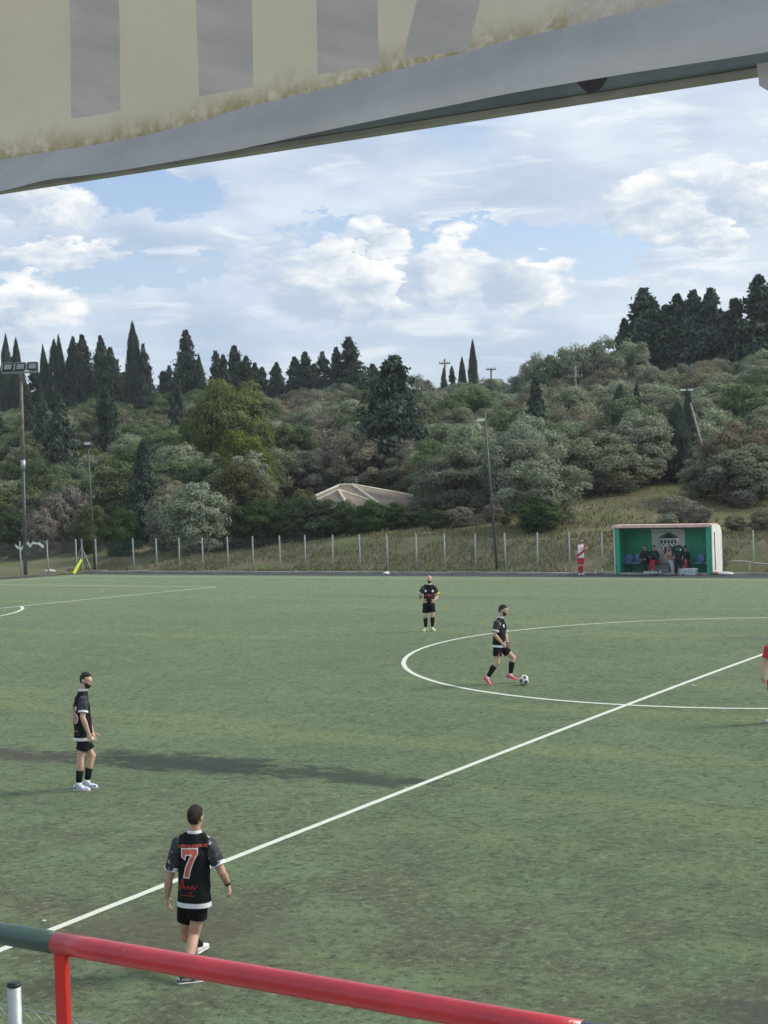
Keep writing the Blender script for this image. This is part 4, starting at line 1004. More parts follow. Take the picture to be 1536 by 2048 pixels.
    for x, zb in ((-.20, -.50), (0, -.68), (.20, -.50)):
        plate([(x-.06, zb), (x+.06, zb), (x+.06, -.10), (x-.06, -.10)], yb-.024, M_CRB, 'stripe')
    for x in (-.3, 0, .3): plate([(x+.05*math.cos(q), -.0+.05*math.sin(q)) for q in np.linspace(0, 2*math.pi, 9)[:-1]], yb-.024, M_CRG, 'letter_mark')
    return root
def empty_child(nm, parent):
    me = bpy.data.meshes.new(nm); o = bpy.data.objects.new(nm, me); COL.objects.link(o); o.parent = parent; return o
dugout()
def plastic_chair(px, label):
    b = DB+DEP-.42; a = pix_ab(px, 1118, b)[0]; z = DZ+.47
    root = empty('bucket_seat', PM @ Matrix.Translation((a, b, z))); tag(root, label, 'seat', 'blue seats in the dugout')
    V = []; n = 12
    back = [(.20*math.copysign(abs(math.cos(q))**.8, math.cos(q)), .24+.22*math.sin(q)) for q in np.linspace(0, 2*math.pi, 17)[:-1]]
    V = [(x, .13+.06*(1-(x/.2)**2), zz) for x, zz in back]; m = len(V)
    MB().mesh(V+[(v[0], v[1]+.02, v[2]) for v in V], [tuple(range(m)), tuple(range(2*m-1, m-1, -1))]+[(i, (i+1) % m, m+(i+1) % m, m+i) for i in range(m)]).build('backrest', M_CHB, root)
    MB().box((-.19, -.2, .002), (.19, .15, .06), bev=.02).build('seat_pan', M_CHB, root)
    return root
for px, lab in ((1256, 'leftmost blue bucket seat in the dugout, beside the green side wall'), (1275, 'second blue bucket seat from the left, beside the seated men'), (1399, 'blue bucket seat right of the man with the dark cap'), (1417, 'rightmost blue bucket seat in the dugout, with a cloth hung below')): plastic_chair(px, lab)
b_ = DB+.55; q_ = pix_ab(1417, 1128, b_); o = MB().mesh([(-.16, 0, .1), (.16, 0, .12), (.10, -.02, -.16), (.02, -.03, -.22), (-.08, -.02, -.1), (-.16, .02, .1), (.16, .02, .12), (.10, .0, -.16), (.02, -.01, -.22), (-.08, .0, -.1)], [(0, 4, 3, 2, 1), (5, 6, 7, 8, 9), (0, 1, 6, 5), (1, 2, 7, 6), (2, 3, 8, 7), (3, 4, 9, 8), (4, 0, 5, 9)]).build('hanging_cloth', M_WHT, None)
o.matrix_world = PM @ Matrix.Translation((q_[0], b_+.1, q_[2])); tag(o, 'white cloth hanging from the rightmost dugout seat', 'cloth')
# clutter on the ground in front of the dugout
def cooler():
    b = DB-.35; a = pix_ab(1376, 1146, b)[0]; z = camber(b)+.008
    root = empty('cooler_box', PM @ Matrix.Translation((a, b, z))); tag(root, 'pale grey-blue cool box with bottles on the ground before the dugout', 'cool box')
    m = mat('pale_blue_plastic', (.42, .52, .56), .5, .3, nscale=7, nvar=.1)
    MB().box((-.40, -.22, 0), (.40, .22, .26), bev=.03).build('box', m, root); MB().box((-.42, -.24, .262), (.42, .24, .31), bev=.02).build('lid', M_WHT, root)
cooler()
def bottle(px, py, b, label, col):
    a = pix_ab(px, py, b)[0]; z = camber(b)+.008 if b < DB else DZ+.03
    root = empty('drink_bottle', PM @ Matrix.Translation((a, b, z))); tag(root, label, 'bottle', 'bottles by the dugout')
    MB().tube([(0, 0, 0), (0, 0, .17), (0, 0, .22), (0, 0, .25)], [.036, .036, .016, .016], 10).build('body', mat('bottle_'+str(col), col, .2, .5), root, True)
    MB().tube([(0, 0, .251), (0, 0, .275)], .018, 8).build('cap', M_CHB, root)
bottle(1204, 1143, DB+.3, 'white bottle standing alone left of the dugout', (.75, .75, .72)); bottle(1191, 1149, DB-.6, 'small pale bottle near the substitute\'s feet', (.7, .72, .7))
bottle(1321, 1150, DB-.5, 'clear bottle on the ground before the seated men', (.6, .66, .7)); bottle(1304, 1149, DB-.4, 'second bottle on the ground before the seated men', (.62, .62, .66))
def bag(px, py, b, w, label, m, seed):
    a = pix_ab(px, py, b)[0]; z = camber(b)+.006; rr = random.Random(seed)
    mb = MB(); mb.ball((0, 0, .07), (w/2, .16, .09), seg=14, rg=8, fn=lambda l: 1+.25*noise.noise(Vector((l[0]*2+seed, l[1]*2, l[2]*2)))); 
    for i, v in enumerate(mb.v): mb.v[i] = (v[0], v[1], max(0, v[2]))
    o = mb.build('kit_bag', m, None, True); o.matrix_world = PM @ Matrix.Translation((a, b, z)); tag(o, label, 'bag', 'bags and bibs by the dugout'); return o
bag(1310, 1151, DB-.3, .7, 'flat grey kit bag on the ground left of the standing man', mat('grey_cloth', (.30, .33, .36), .8, .2), 1)
bag(1452, 1147, DB-.3, .75, 'crumpled white bags lying right of the dugout', M_WHT, 2)
bag(1430, 1146, DB-.25, .4, 'brownish bag at the right foot of the dugout', mat('brown_cloth', (.22, .16, .14), .8, .2), 3)
bag(773, 1150, 31.6, .34, 'small white bag lying on the dark path at mid fence', M_WHT, 4)
bag(100, 1147, 32.6, .9, 'white plastic litter under the fence near the corner', M_WHT, 5)

# ------------------------------------------------------------------ small things by the fence
def yellow_bar():
    P = on_b(148, 1151, 31.0); T = on_b(163, 1119, 31.6); a_, b_, _ = ab(P); P[2] = hill(a_, b_)+.03; d = T-P; L = np.linalg.norm(d); u = d/L; s = np.cross(u, [0, 1, 0]); s /= np.linalg.norm(s); f = np.cross(s, u)
    V = [tuple(k*u*L+s*sx*(.09-.03*k)+f*sy*.03) for k in (0, 1) for (sx, sy) in ((-1, -1), (1, -1), (1, 1), (-1, 1))]
    o = MB().mesh(V, [(3, 2, 1, 0), (4, 5, 6, 7), (0, 1, 5, 4), (1, 2, 6, 5), (2, 3, 7, 6), (3, 0, 4, 7)]).build('yellow_board', mat('fluorescent_yellow', (.72, .86, .05), .5, .3), None); o.location = tuple(P); tag(o, 'bright yellow board leaning at the fence corner on the left', 'board')
yellow_bar()
def rag():
    pts = [on_b(x, y, 29.5) for x, y in ((30, 1092), (36, 1098), (43, 1101), (50, 1090), (55, 1088), (60, 1096), (66, 1088), (76, 1089), (87, 1097))]; mb = MB(); O = pts[4]
    for i in range(len(pts)-1):
        p, q = pts[i]-O, pts[i+1]-O; wd = np.array([.03, .04, .10+.06*(i % 3)])
        mb.mesh([tuple(p), tuple(q), tuple(q+wd), tuple(p+wd), tuple(p+(0, .02, 0)), tuple(q+(0, .02, 0)), tuple(q+wd+(0, .02, 0)), tuple(p+wd+(0, .02, 0))], [(0, 1, 2, 3), (7, 6, 5, 4), (0, 4, 5, 1), (3, 2, 6, 7)])
    o = mb.build('torn_plastic_strip', M_WHT, None); o.location = tuple(O); tag(o, 'torn white plastic strip tangled on the corner fence at far left', 'plastic strip')
rag()
def rail_pipe():
    P = on_b(1455, 1124, 34.9); Q = on_b(1600, 1128, 34.9)
    o = MB().tube([(0, 0, 0)]+[tuple((Q-P)*k+np.array([0, 0, .05*math.sin(k*9)])) for k in np.linspace(.1, 1, 14)], .045, 8).build('wooden_rail', mat('pale_rail', (.48, .46, .38), .8, .2), None, True); o.location = tuple(P); tag(o, 'pale horizontal rail behind the fence at the right edge', 'rail')
    for k in (.3, .8):
        p = P+(Q-P)*k; a_, b_, _ = ab(p); g = hill(a_, b_); s = MB().tube([tuple(np.array([p[0], p[1], g-.2])-P), tuple(p-P)], .04, 6).build('support', mat('pale_rail', (0, 0, 0)), o)
rail_pipe()
for i, (px, py, sz) in enumerate(((1388, 1373, .055), (548, 1235, .06), (88, 1844, .022), (812, 1577, .03), (205, 1183, .07))):
    P = ground(px, py); mb = MB(); rr = random.Random(i); pts = [(sz*rr.uniform(.7, 1.2)*math.cos(q), sz*rr.uniform(.7, 1.2)*math.sin(q), .012+.3*sz*rr.random()) for q in np.linspace(0, 6.283, 7)[:-1]]
    mb.mesh(pts+[(p[0], p[1], p[2]+.004) for p in pts], [tuple(range(5, -1, -1)), tuple(range(6, 12))]+[(k, (k+1) % 6, 6+(k+1) % 6, 6+k) for k in range(6)])
    o = mb.build('paper_scrap', M_WHT, None); o.location = tuple(P)
    tag(o, ('white scrap of paper on the turf beside the halfway line', 'white scrap on the turf left of the bearded captain', 'tiny white scrap above the green end of the handrail', 'tiny scrap lying on the halfway line at the dark streak', 'pale scrap inside the far penalty area')[i], 'litter')

# ------------------------------------------------------------------ ball
def football():
    P = ground(1048, 1370); c = at_y(1048, 1360.3, P[1]); r = .112; z = camber(ab(P)[1])+r-.004; C_ = np.array([P[0]+(c[0]-P[0])*.5, P[1], z])
    g = (1+5**.5)/2; vs = [np.array(v, float)/math.hypot(1, g) for v in [(0, s1, s2*g) for s1 in (-1, 1) for s2 in (-1, 1)]+[(s1, s2*g, 0) for s1 in (-1, 1) for s2 in (-1, 1)]+[(s2*g, 0, s1) for s1 in (-1, 1) for s2 in (-1, 1)]]
    me = bpy.data.meshes.new('shell'); bm = bmesh.new(); bmesh.ops.create_icosphere(bm, subdivisions=5, radius=r)
    rot = Matrix.Rotation(.5, 3, 'X') @ Matrix.Rotation(.7, 3, 'Y')
    for f in bm.faces:
        n = rot @ f.calc_center_median().normalized(); k = max(float(np.dot(v, n)) for v in vs); f.material_index = 1 if k > .925 else 0; f.smooth = True
    bm.to_mesh(me); bm.free()
    o = link('football', me, [mat('ball_white', (.70, .72, .66), .45, .4, nscale=20, nvar=.08), mat('ball_grey', (.10, .11, .11), .5, .4)]); o.location = tuple(C_)
    tag(o, 'white football with dark patches at the foot of the kicking player', 'football')
football()

# ------------------------------------------------------------------ people
def cloth_pattern(name, base, mark, thr=.60, scale=9.0):
    if name in _mats: return _mats[name]
    m = bpy.data.materials.new(name); m.use_nodes = True; t = NT(m.node_tree); b = t.n['Principled BSDF']; co = t.add('ShaderNodeTexCoord').outputs['Object']
    v = t.add('ShaderNodeTexVoronoi', {'Vector': t.vm('MULTIPLY', co, (1, 1, .55)), 'Scale': scale}, feature='DISTANCE_TO_EDGE')
    n = t.noise(co, scale*1.2, 3, .6); k = t.m('MULTIPLY', t.step(n, thr-.04, thr+.05), t.step(v.outputs['Distance'], .02, .06))
    c = t.mix(t.step(t.noise(co, scale*.8, 2), .35, .65), base, tuple(q*2.0 for q in base)); t.l.new(t.mix(k, c, mark), b.inputs['Base Color']); b.inputs['Roughness'].default_value = .75; b.inputs['Specular IOR Level'].default_value = .25
    _mats[name] = m; return m
def skin(name, c): return mat(name, c, .55, .35, nscale=7, nvar=.10)
SK1 = skin('skin_tan', (.52, .315, .225)); SK2 = skin('skin_fair', (.58, .375, .280))
HAIR = mat('dark_hair', (.040, .032, .027), .75, .2, nscale=40, nvar=.55, bump=.9, bscale=90); HAIRG = mat('grey_hair', (.42, .40, .38), .7, .3, nscale=60, nvar=.3, bump=.5, bscale=160)
JER = mat('black_jersey', (.011, .013, .015), .8, .18, nscale=5, nvar=.25, bump=.25, bscale=26); SHO = mat('black_shorts', (.008, .009, .013), .8, .18, nscale=5, nvar=.25, bump=.25, bscale=22)
SLV = cloth_pattern('patterned_sleeve', (.028, .031, .038), (.50, .51, .55), .62, 13); WTR = mat('white_trim', (.74, .75, .80), .7, .25); SOK = mat('black_socks', (.014, .017, .017), .85, .15, nscale=30, nvar=.3); WSK = mat('white_socks', (.72, .72, .74), .8, .2)
REDP = mat('red_print', (.60, .13, .10), .65, .25); REDC = mat('red_cloth', (.50, .035, .065), .7, .25, nscale=5, nvar=.18, bump=.25, bscale=24); WHC = mat('white_cloth', (.76, .77, .80), .75, .25, nscale=4, nvar=.06, bump=.25, bscale=24)
TRK = mat('dark_track_top', (.014, .024, .026), .7, .3, nscale=5, nvar=.25); TRG = mat('green_track_yoke', (.030, .115, .080), .7, .3, nscale=6, nvar=.2); TRO = mat('dark_trousers', (.013, .016, .021), .75, .25, nscale=5, nvar=.2); GRT = mat('light_grey_trousers', (.44, .46, .49), .75, .25, nscale=5, nvar=.12)
PNK = mat('pink_bib', (.50, .31, .28), .75, .2, nscale=9, nvar=.25); SHOE_R = mat('coral_boots', (.74, .11, .115), .4, .4, nscale=14, nvar=.18); SHOE_Y = mat('pale_yellow_boots', (.68, .70, .33), .45, .4, nscale=14, nvar=.15); SHOE_W = mat('white_boots', (.76, .76, .75), .45, .4, nscale=14, nvar=.06); SHOE_B = mat('black_boots', (.02, .022, .03), .45, .4)
SHOE_BW = cloth_pattern('blue_white_boots', (.46, .50, .60), (.06, .12, .36), .54, 22); SHOE_KW = cloth_pattern('black_white_boots', (.05, .05, .06), (.70, .70, .70), .50, 16); SOLE = mat('boot_sole', (.10, .10, .10), .7, .2); SOLEP = mat('pale_sole', (.62, .60, .58), .7, .2); EYEM = mat('eye_dark', (.02, .015, .012), .2, .5); EYEW = mat('eye_white', (.7, .68, .65), .3, .4); YARM = mat('yellow_armband', (.75, .55, .20), .7, .2); WATCH = mat('black_watch', (.012, .012, .014), .3, .5)
nz = lambda v: np.asarray(v, float)/(np.linalg.norm(v)+1e-9)
UPZ = np.array([0, 0, 1.])
def lerp(a, b, t): return a+(b-a)*t

def hand(mb, wr, d, palm, thumb, k, curl=.5):
    """palm with four unequal bent fingers and a thumb leaving the side near its base"""
    d = nz(d); palm = nz(palm-d*(palm @ d)); side = np.cross(d, palm); side = side if side @ thumb > 0 else -side
    out = MB()
    mb.rings([wr-d*.01*k, wr+d*.03*k, wr+d*.065*k, wr+d*.092*k], [side]*4, [palm]*4, [.026*k, .038*k, .043*k, .040*k], [.020*k, .017*k, .015*k, .012*k], 12)
    for i, (o, L) in enumerate(((.031, .072), (.011, .080), (-.010, .075), (-.030, .060))):
        p = wr+d*(.086-.006*abs(i-1))*k+side*o*k; pts = [p]; an = curl*.35
        for s in (.45, .32, .23):
            dd = d*math.cos(an)+palm*math.sin(an)+side*(.10*(1.2-i)*.3); p = p+nz(dd)*L*s*k; pts.append(p); an += curl*.75
        out.tube(pts, [.0092*k, .0088*k, .0080*k, .0062*k], 7)
    p = wr+d*.028*k+side*.030*k; pts = [p]; dd = nz(d*.55+side*.75+palm*.35)
    for s, q in ((.036, .0), (.030, .3), (.022, .55)): p = p+nz(dd+d*q+palm*q*.3)*s*k; pts.append(p)
    out.tube(pts, [.013*k, .011*k, .010*k, .0075*k], 7)
    return out

def shoe(ank, toe_dir, k, pitch, m, sole_m, parent, O):
    f = nz(toe_dir); s = nz(np.cross(f, UPZ)) if abs(f[2]) < .95 else np.array([1., 0, 0]); u = np.cross(s, f)
    base = ank-u*.075*k
    xs = [-.085, -.075, -.04, .02, .08, .135, .172, .190]; hw = [.018, .032, .038, .037, .044, .045, .032, .012]; ht = [.035, .075, .092, .088, .062, .046, .034, .020]
    cs, la, fw, rx, ry = [], [], [], [], []
    for x, w_, h_ in zip(xs, hw, ht):
        cs.append(base+f*x*k+u*(h_*.5+.004)*k-O); la.append(s); fw.append(u); rx.append(w_*k); ry.append(h_*.5*k)
    b = MB().rings(cs, la, fw, rx, ry, 14, pw=.8); b.tube([ank-u*.01*k-f*.012*k-O, ank+u*.022*k-f*.012*k-O], [.046*k, .043*k], 12)
    so = b.build('shoe', m, parent, True)
    cs = [base+f*x*k+u*.0*k-O for x in xs]; MB().rings(cs, [s]*8, [u]*8, [w_*k*1.04 for w_ in hw], [.011*k]*8, 14, pw=.7).build('sole', sole_m, so, True)
    return so

def person(label, J, k=1.0, vox=.011, skin_m=SK1, hair='short', hair_m=HAIR, beard=False, top=None, bottom=None, socks=None, shoes=None, face=None, group=None, prints=None, extras=None, sock_top=.12, ankle_white=False, cap_m=None):
    """J: world-space joints. torso frame from hips and shoulders; right = from left to right shoulder"""
    O = (J['anL']+J['anR'])/2; O = np.array([O[0], O[1], J['ground']])
    root = empty('person', Matrix.Translation(tuple(O))); tag(root, label, 'person', group)
    j = {n: (v-O if isinstance(v, np.ndarray) and v.shape == (3,) and n[:3] not in ('toe', 'pmL', 'pmR', 'thm') else v) for n, v in J.items()}
    Z0 = np.zeros(3); drop = UPZ*.040*k; j['shL'] = j['shL']-drop+(j['shR']-j['shL'])*.06; j['shR'] = j['shR']-drop-(j['shR']-j['shL'])*.06
    hip = (j['hipL']+j['hipR'])/2; sh = (j['shL']+j['shR'])/2; neck = j['neck']; hd = j['head']
    rS = nz(j['shR']-j['shL']); rH = nz(j['hipR']-j['hipL']); upT = nz(sh-hip); fS = nz(np.cross(upT, rS)); fH = nz(np.cross(upT, rH)); rS2 = np.cross(fS, upT); rH2 = np.cross(fH, upT)
    hw = np.linalg.norm(j['shR']-j['shL'])/2
    faceD = nz(face) if face is not None else nz(fS*np.array([1, 1, .0])); up_h = nz(nz(hd-neck)*.45+UPZ*.55); rF = nz(np.cross(faceD, up_h)); up_h = np.cross(rF, faceD); HA = np.array([rF, faceD, up_h])
    # ---- body (skin), one continuous surface
    b = MB()
    ts = [0, .22, .45, .68, .88, 1.0]; RX = [.130, .128, .130, .148, .152, .10]; RY = [.098, .096, .093, .104, .093, .06]
    cs = [lerp(hip, sh, t) for t in ts]+[lerp(sh, neck, .7), neck+nz(hd-neck)*.05*k]; la = [nz(lerp(rH2, rS2, t)) for t in ts]+[rS2, rS2]; fw = [nz(lerp(fH, fS, t)) for t in ts]+[fS, fS]
    b.rings(cs, la, fw, [q*k for q in RX+[.062, .055]], [q*k for q in RY+[.058, .055]], 18)
    b.tube([neck-nz(hd-neck)*.02*k, lerp(neck, hd, .75)], [.057*k, .052*k], 12)
    hc = hd
    b.ball(hc+up_h*.018*k-faceD*.008*k, np.array([.074, .096, .098])*k, HA, 18, 12)                      # skull
    b.ball(hc-up_h*.042*k+faceD*.022*k, np.array([.058, .068, .074])*k, HA, 16, 10)                      # jaw
    b.ball(hc+faceD*.088*k-up_h*.012*k, np.array([.015, .021, .026])*k, HA, 8, 6)                        # nose
    b.ball(hc+faceD*.075*k+up_h*.022*k, np.array([.050, .018, .014])*k, HA, 10, 6)                       # brow
    b.ball(hc+faceD*.082*k-up_h*.058*k, np.array([.024, .012, .012])*k, HA, 8, 6)                        # lips
    for s in (-1, 1): b.ball(hc+rF*s*.077*k-faceD*.008*k-up_h*.008*k, np.array([.012, .022, .032])*k, HA, 8, 6)
    fingers = []
    for s, n in ((-1, 'L'), (1, 'R')):
        S, E_, Wr = j['sh'+n], j['el'+n], j['wr'+n]; S2 = lerp(S, sh, .10)
        b.tube([S2, lerp(S, E_, .3), lerp(S, E_, .7), E_, lerp(E_, Wr, .3), lerp(E_, Wr, .7), Wr], [.058*k, .054*k, .046*k, .041*k, .044*k, .034*k, .027*k], 12)
        b.ball(S2, .060*k, None, 10, 7)
        hdv = j.get('hd'+n); dv = nz(hdv-Wr) if hdv is not None else nz(Wr-E_)
        pd = j.get('pm'+n, None); palm = pd if pd is not None else (-rS2*s*.8+fS*.35)
        fingers.append(hand(b, Wr, dv, palm, j.get('thm'+n, fS), k, J.get('curl', .55)))
        H_, K_, A_ = j['hip'+n], j['kn'+n], j['an'+n]; kf = nz(K_-(H_+A_)/2+1e-6*fS)
        b.tube([H_, lerp(H_, K_, .35), lerp(H_, K_, .75), K_, lerp(K_, A_, .28)-kf*.012*k, lerp(K_, A_, .65)-kf*.004*k, A_], [.076*k, .080*k, .064*k, .056*k, .058*k, .044*k, .036*k], 14)
        b.ball(K_+kf*.012*k, .052*k, None, 10, 7)
        td = j['toe'+n]; b.ball(A_-UPZ*.03*k+nz(td)*.05*k, .034*k, None, 8, 6)
    me = remeshed(b, vox, 3)
    bm = bmesh.new(); bm.from_mesh(me)
    for fg in fingers:
        vs = [bm.verts.new(tuple(map(float, v))) for v in fg.v]
        for f in fg.f:
            try: bm.faces.new([vs[i] for i in f]).smooth = True
            except ValueError: pass
    bm.to_mesh(me); bm.free(); body = link('body', me, skin_m, root)
    # eyes
    for s in (-1, 1):
        e = MB().ball(hc+rF*s*.031*k+faceD*.083*k+up_h*.004*k, np.array([.014, .008, .008])*k, HA, 8, 6).build('eye', EYEW, root, True)
        MB().ball(hc+rF*s*.031*k+faceD*.0895*k+up_h*.004*k, np.array([.006, .004, .006])*k, HA, 8, 5).build('pupil', EYEM, e, True)
    # ---- hair, beard, cap
    if hair in ('short', 'side', 'crop'):
        def fn(l):
            lim = .30 if l[1] > 0 else -.55
            edge = (l[2]-(lim*max(0, l[1])*1.6-.62*(1-max(0, l[1]))))
            jt = .10*noise.noise(Vector((l[0]*7, l[1]*7, 3.)))
            if l[1] > .30 and l[2] < .42+jt: return .90
            if l[2] < (-.84 if l[1] < -.25 else -.34+.5*(l[1]+.1))+jt*.6: return .90
            g = 1.045+.035*noise.noise(Vector((l[0]*6, l[1]*6, l[2]*6)))
            return g+(.03 if l[2] > .5 and hair != 'crop' else 0)
        MB().ball(hc+up_h*.020*k-faceD*.010*k, np.array([.0755, .098, .102])*k, HA, 28, 20, fn).build('hair', hair_m, root, True)
    if hair == 'cap':
        def fn(l): return 1.10 if l[2] > .05 else .8
        c = MB().ball(hc+up_h*.020*k-faceD*.006*k, np.array([.077, .100, .100])*k, HA, 24, 16, fn).build('cap', cap_m or hair_m, root, True)
    if beard:
        def fn(l):
            if l[2] > (.12 if l[1] > .25 else .42) or l[1] < -.15: return .85
            if l[1] > .82 and -.22 < l[2] < .02: return .93
            return 1.045+.03*noise.noise(Vector((l[0]*9, l[1]*9, l[2]*9)))
        MB().ball(hc-up_h*.046*k+faceD*.022*k, np.array([.060, .071, .078])*k, HA, 24, 18, fn).build('beard', mat('beard_hair', (.045, .034, .028), .8, .2, nscale=60, nvar=.4), root, True)
    # ---- top
    shirt = None
    if top:
        L = top.get('len', 0.04)          # how far below the hips the hem falls
        c = MB(); dn = -nz(upT*.6+UPZ*.4); loose = top.get('loose', 1.0)
        hemc = hip+dn*L*k
        cs = [hemc, hip, lerp(hip, sh, .25), lerp(hip, sh, .55), lerp(hip, sh, .80), lerp(hip, sh, .97), lerp(sh, neck, .45), lerp(sh, neck, .80)]
        la = [rH2, rH2]+[nz(lerp(rH2, rS2, t)) for t in (.25, .55, .8, 1)]+[rS2, rS2]; fw = [fH, fH]+[nz(lerp(fH, fS, t)) for t in (.25, .55, .8, 1)]+[fS, fS]
        c.rings(cs, la, fw, [x*k*loose for x in (.172, .170, .163, .163, .168, .136, .090, .070)], [x*k*loose for x in (.134, .132, .122, .122, .120, .098, .078, .068)], 22, pw=.92)
        for s, n in ((-1, 'L'), (1, 'R')):
            S, E_ = j['sh'+n], j['el'+n]; c.ball(lerp(S, sh, .10), .070*k, None, 12, 8); c.tube([lerp(S, sh, .3), lerp(S, E_, .22)], [.078*k, .070*k], 14); c.tube([lerp(S, sh, .05)+UPZ*.018*k, lerp(S, neck, .62)], [.050*k, .050*k], 12)
        shm = remeshed(c, vox*1.15, 5, fold=.012*k, seed=float(len(label) % 50)); shirt = link('shirt', shm, top['m'], root)
        for s, n in ((-1, 'L'), (1, 'R')):
            S, E_, Wr = j['sh'+n], j['el'+n], j['wr'+n]; q = MB()
            if top.get('sleeve') == 'long':
                q.tube([lerp(S, sh, .05), lerp(S, E_, .3), lerp(S, E_, .7), E_, lerp(E_, Wr, .4), lerp(E_, Wr, .92)], [.074*k, .070*k, .062*k, .058*k, .054*k, .042*k], 14); q.ball(E_, .060*k, None, 10, 7)
                link('sleeve', remeshed(q, vox*1.2, 3, fold=.009*k), top.get('sm', top['m']), root)
            else:
                e = top.get('slen', .72); q.tube([lerp(S, sh, .04), lerp(S, E_, .2), lerp(S, E_, .5), lerp(S, E_, e)], [.074*k, .075*k, .074*k, .074*k], 16); q.ball(S, .076*k, None, 12, 8)
                link('sleeve', remeshed(q, vox*1.1, 3, fold=.009*k), top.get('sm', top['m']), root)
                if top.get('cuff'): MB().tube([lerp(S, E_, e-.10), lerp(S, E_, e+.015)], [.0765*k, .0775*k], 20, cap=False).build('cuff', top['cuff'], root, True)
        if top.get('hem'):
            MB().rings([hip+dn*(L-.042)*k, hip+dn*(L+.006)*k], [rH2]*2, [fH]*2, [.1775*k*loose, .1795*k*loose], [.140*k*loose, .1415*k*loose], 26, pw=.92, cap=False).build('hem_band', top['hem'], root, True)
        if top.get('collar'):
            MB().rings([lerp(sh, neck, .84), lerp(sh, neck, 1.04)], [rS2]*2, [fS]*2, [.0735*k, .0645*k], [.072*k, .0645*k], 20, cap=False).build('collar', top['collar'], root, True)
        if top.get('yoke'):
            cs2 = [lerp(hip, sh, .70), lerp(hip, sh, .82), lerp(hip, sh, .97)]; MB().rings(cs2, [rS2]*3, [fS]*3, [.184*k, .190*k, .158*k], [.133*k, .133*k, .111*k], 22, pw=.92).build('yoke', top['yoke'], root, True)
    # ---- shorts or trousers
    if bottom:
        c = MB(); wc = hip+UPZ*.17*k
        c.rings([wc, hip+UPZ*.03*k, hip-UPZ*.05*k, hip-UPZ*.11*k], [rH2]*4, [fH]*4, [.142*k, .152*k, .152*k, .12*k], [.104*k, .116*k, .116*k, .095*k], 20)
        for n in ('L', 'R'):
            H_, K_, A_ = j['hip'+n], j['kn'+n], j['an'+n]
            if bottom['kind'] == 'shorts':
                e = bottom.get('len', .74); c.tube([H_+UPZ*.015*k, lerp(H_, K_, .3), lerp(H_, K_, .6), lerp(H_, K_, e)], [.088*k, .096*k, .097*k, .100*k], 18)
            else:
                c.tube([H_+UPZ*.02*k, lerp(H_, K_, .5), K_, lerp(K_, A_, .45), lerp(K_, A_, .95)], [.102*k, .090*k, .075*k, .066*k, .060*k], 16); c.ball(K_, .074*k, None, 12, 8)
        link('shorts' if bottom['kind'] == 'shorts' else 'trousers', remeshed(c, vox*1.15, 4, fold=.011*k, seed=3.), bottom['m'], root)
    for n in ('L', 'R'):
        H_, K_, A_ = j['hip'+n], j['kn'+n], j['an'+n]; kf = nz(K_-(H_+A_)/2+1e-6*fS)
        if socks:
            t0 = sock_top; so = MB(); so.tube([lerp(K_, A_, t0)-kf*.010*k, lerp(K_, A_, max(.35, t0+.08))-kf*.012*k, lerp(K_, A_, .68)-kf*.004*k, lerp(K_, A_, .90 if ankle_white else 1.04)], [.064*k if t0 < .3 else .058*k, .0655*k if t0 < .3 else .056*k, .052*k, .044*k], 16); so.build('sock', socks, root, True)
            if ankle_white: MB().tube([lerp(K_, A_, .895), lerp(K_, A_, 1.06)], [.0455*k, .045*k], 14).build('ankle_sock', WSK, root, True)
        if shoes: shoe(j['an'+n], j['toe'+n], k, 0, shoes[0] if not isinstance(shoes[0], tuple) else shoes[0][0 if n == 'L' else 1], shoes[1], root, Z0)
    ctx = dict(root=root, j=j, k=k, shirt=shirt, fS=fS, rS=rS2, up=upT, hip=hip, sh=sh, fH=fH, rH=rH2, O=O, neck=neck)
    if prints: prints(ctx)
    if extras: extras(ctx)
    return root

def decal(ctx, target, mb, centre, right, up, out, m, name, lift=.0045):
    """flat print wrapped onto the cloth: points in mb are (x, y) metres on the plane"""
    me = target.data; bv = BVHTree.FromPolygons([v.co[:] for v in me.vertices], [p.vertices[:] for p in me.polygons])
    V = []
    for (x, y, zz) in mb.v:
        p = centre+right*x+up*y+out*.6; h = bv.ray_cast(Vector(p), Vector(-out)); q = np.array(h[0]) if h[0] is not None else p-out*.6
        V.append(tuple(q+out*(lift+zz)))
    d = MB(); d.v = V; d.f = mb.f; d.mi = mb.mi; return d.build(name, m, target)
def text_mesh(txt, size, outline=0.0, shear=0.0, sub=True):
    cu = bpy.data.curves.new('t', 'FONT'); cu.body = txt; cu.size = size; cu.align_x = 'CENTER'; cu.align_y = 'CENTER'; cu.offset = outline; cu.shear = shear; cu.resolution_u = 3
    o = bpy.data.objects.new('t', cu); WORK.collection.objects.link(o); WORK.view_layers[0].update(); dg = WORK.view_layers[0].depsgraph; me = bpy.data.meshes.new_from_object(o.evaluated_get(dg))
    bpy.data.objects.remove(o); bm = bmesh.new(); bm.from_mesh(me); bmesh.ops.triangulate(bm, faces=bm.faces[:])
    for _ in range(2):
        es = [e for e in bm.edges if e.calc_length() > .03]
        if es: bmesh.ops.subdivide_edges(bm, edges=es, cuts=1); bmesh.ops.triangulate(bm, faces=bm.faces[:])
    bm.verts.index_update(); mb = MB().mesh([v.co[:] for v in bm.verts], [[v.index for v in f.verts] for f in bm.faces]); bm.free(); return mb
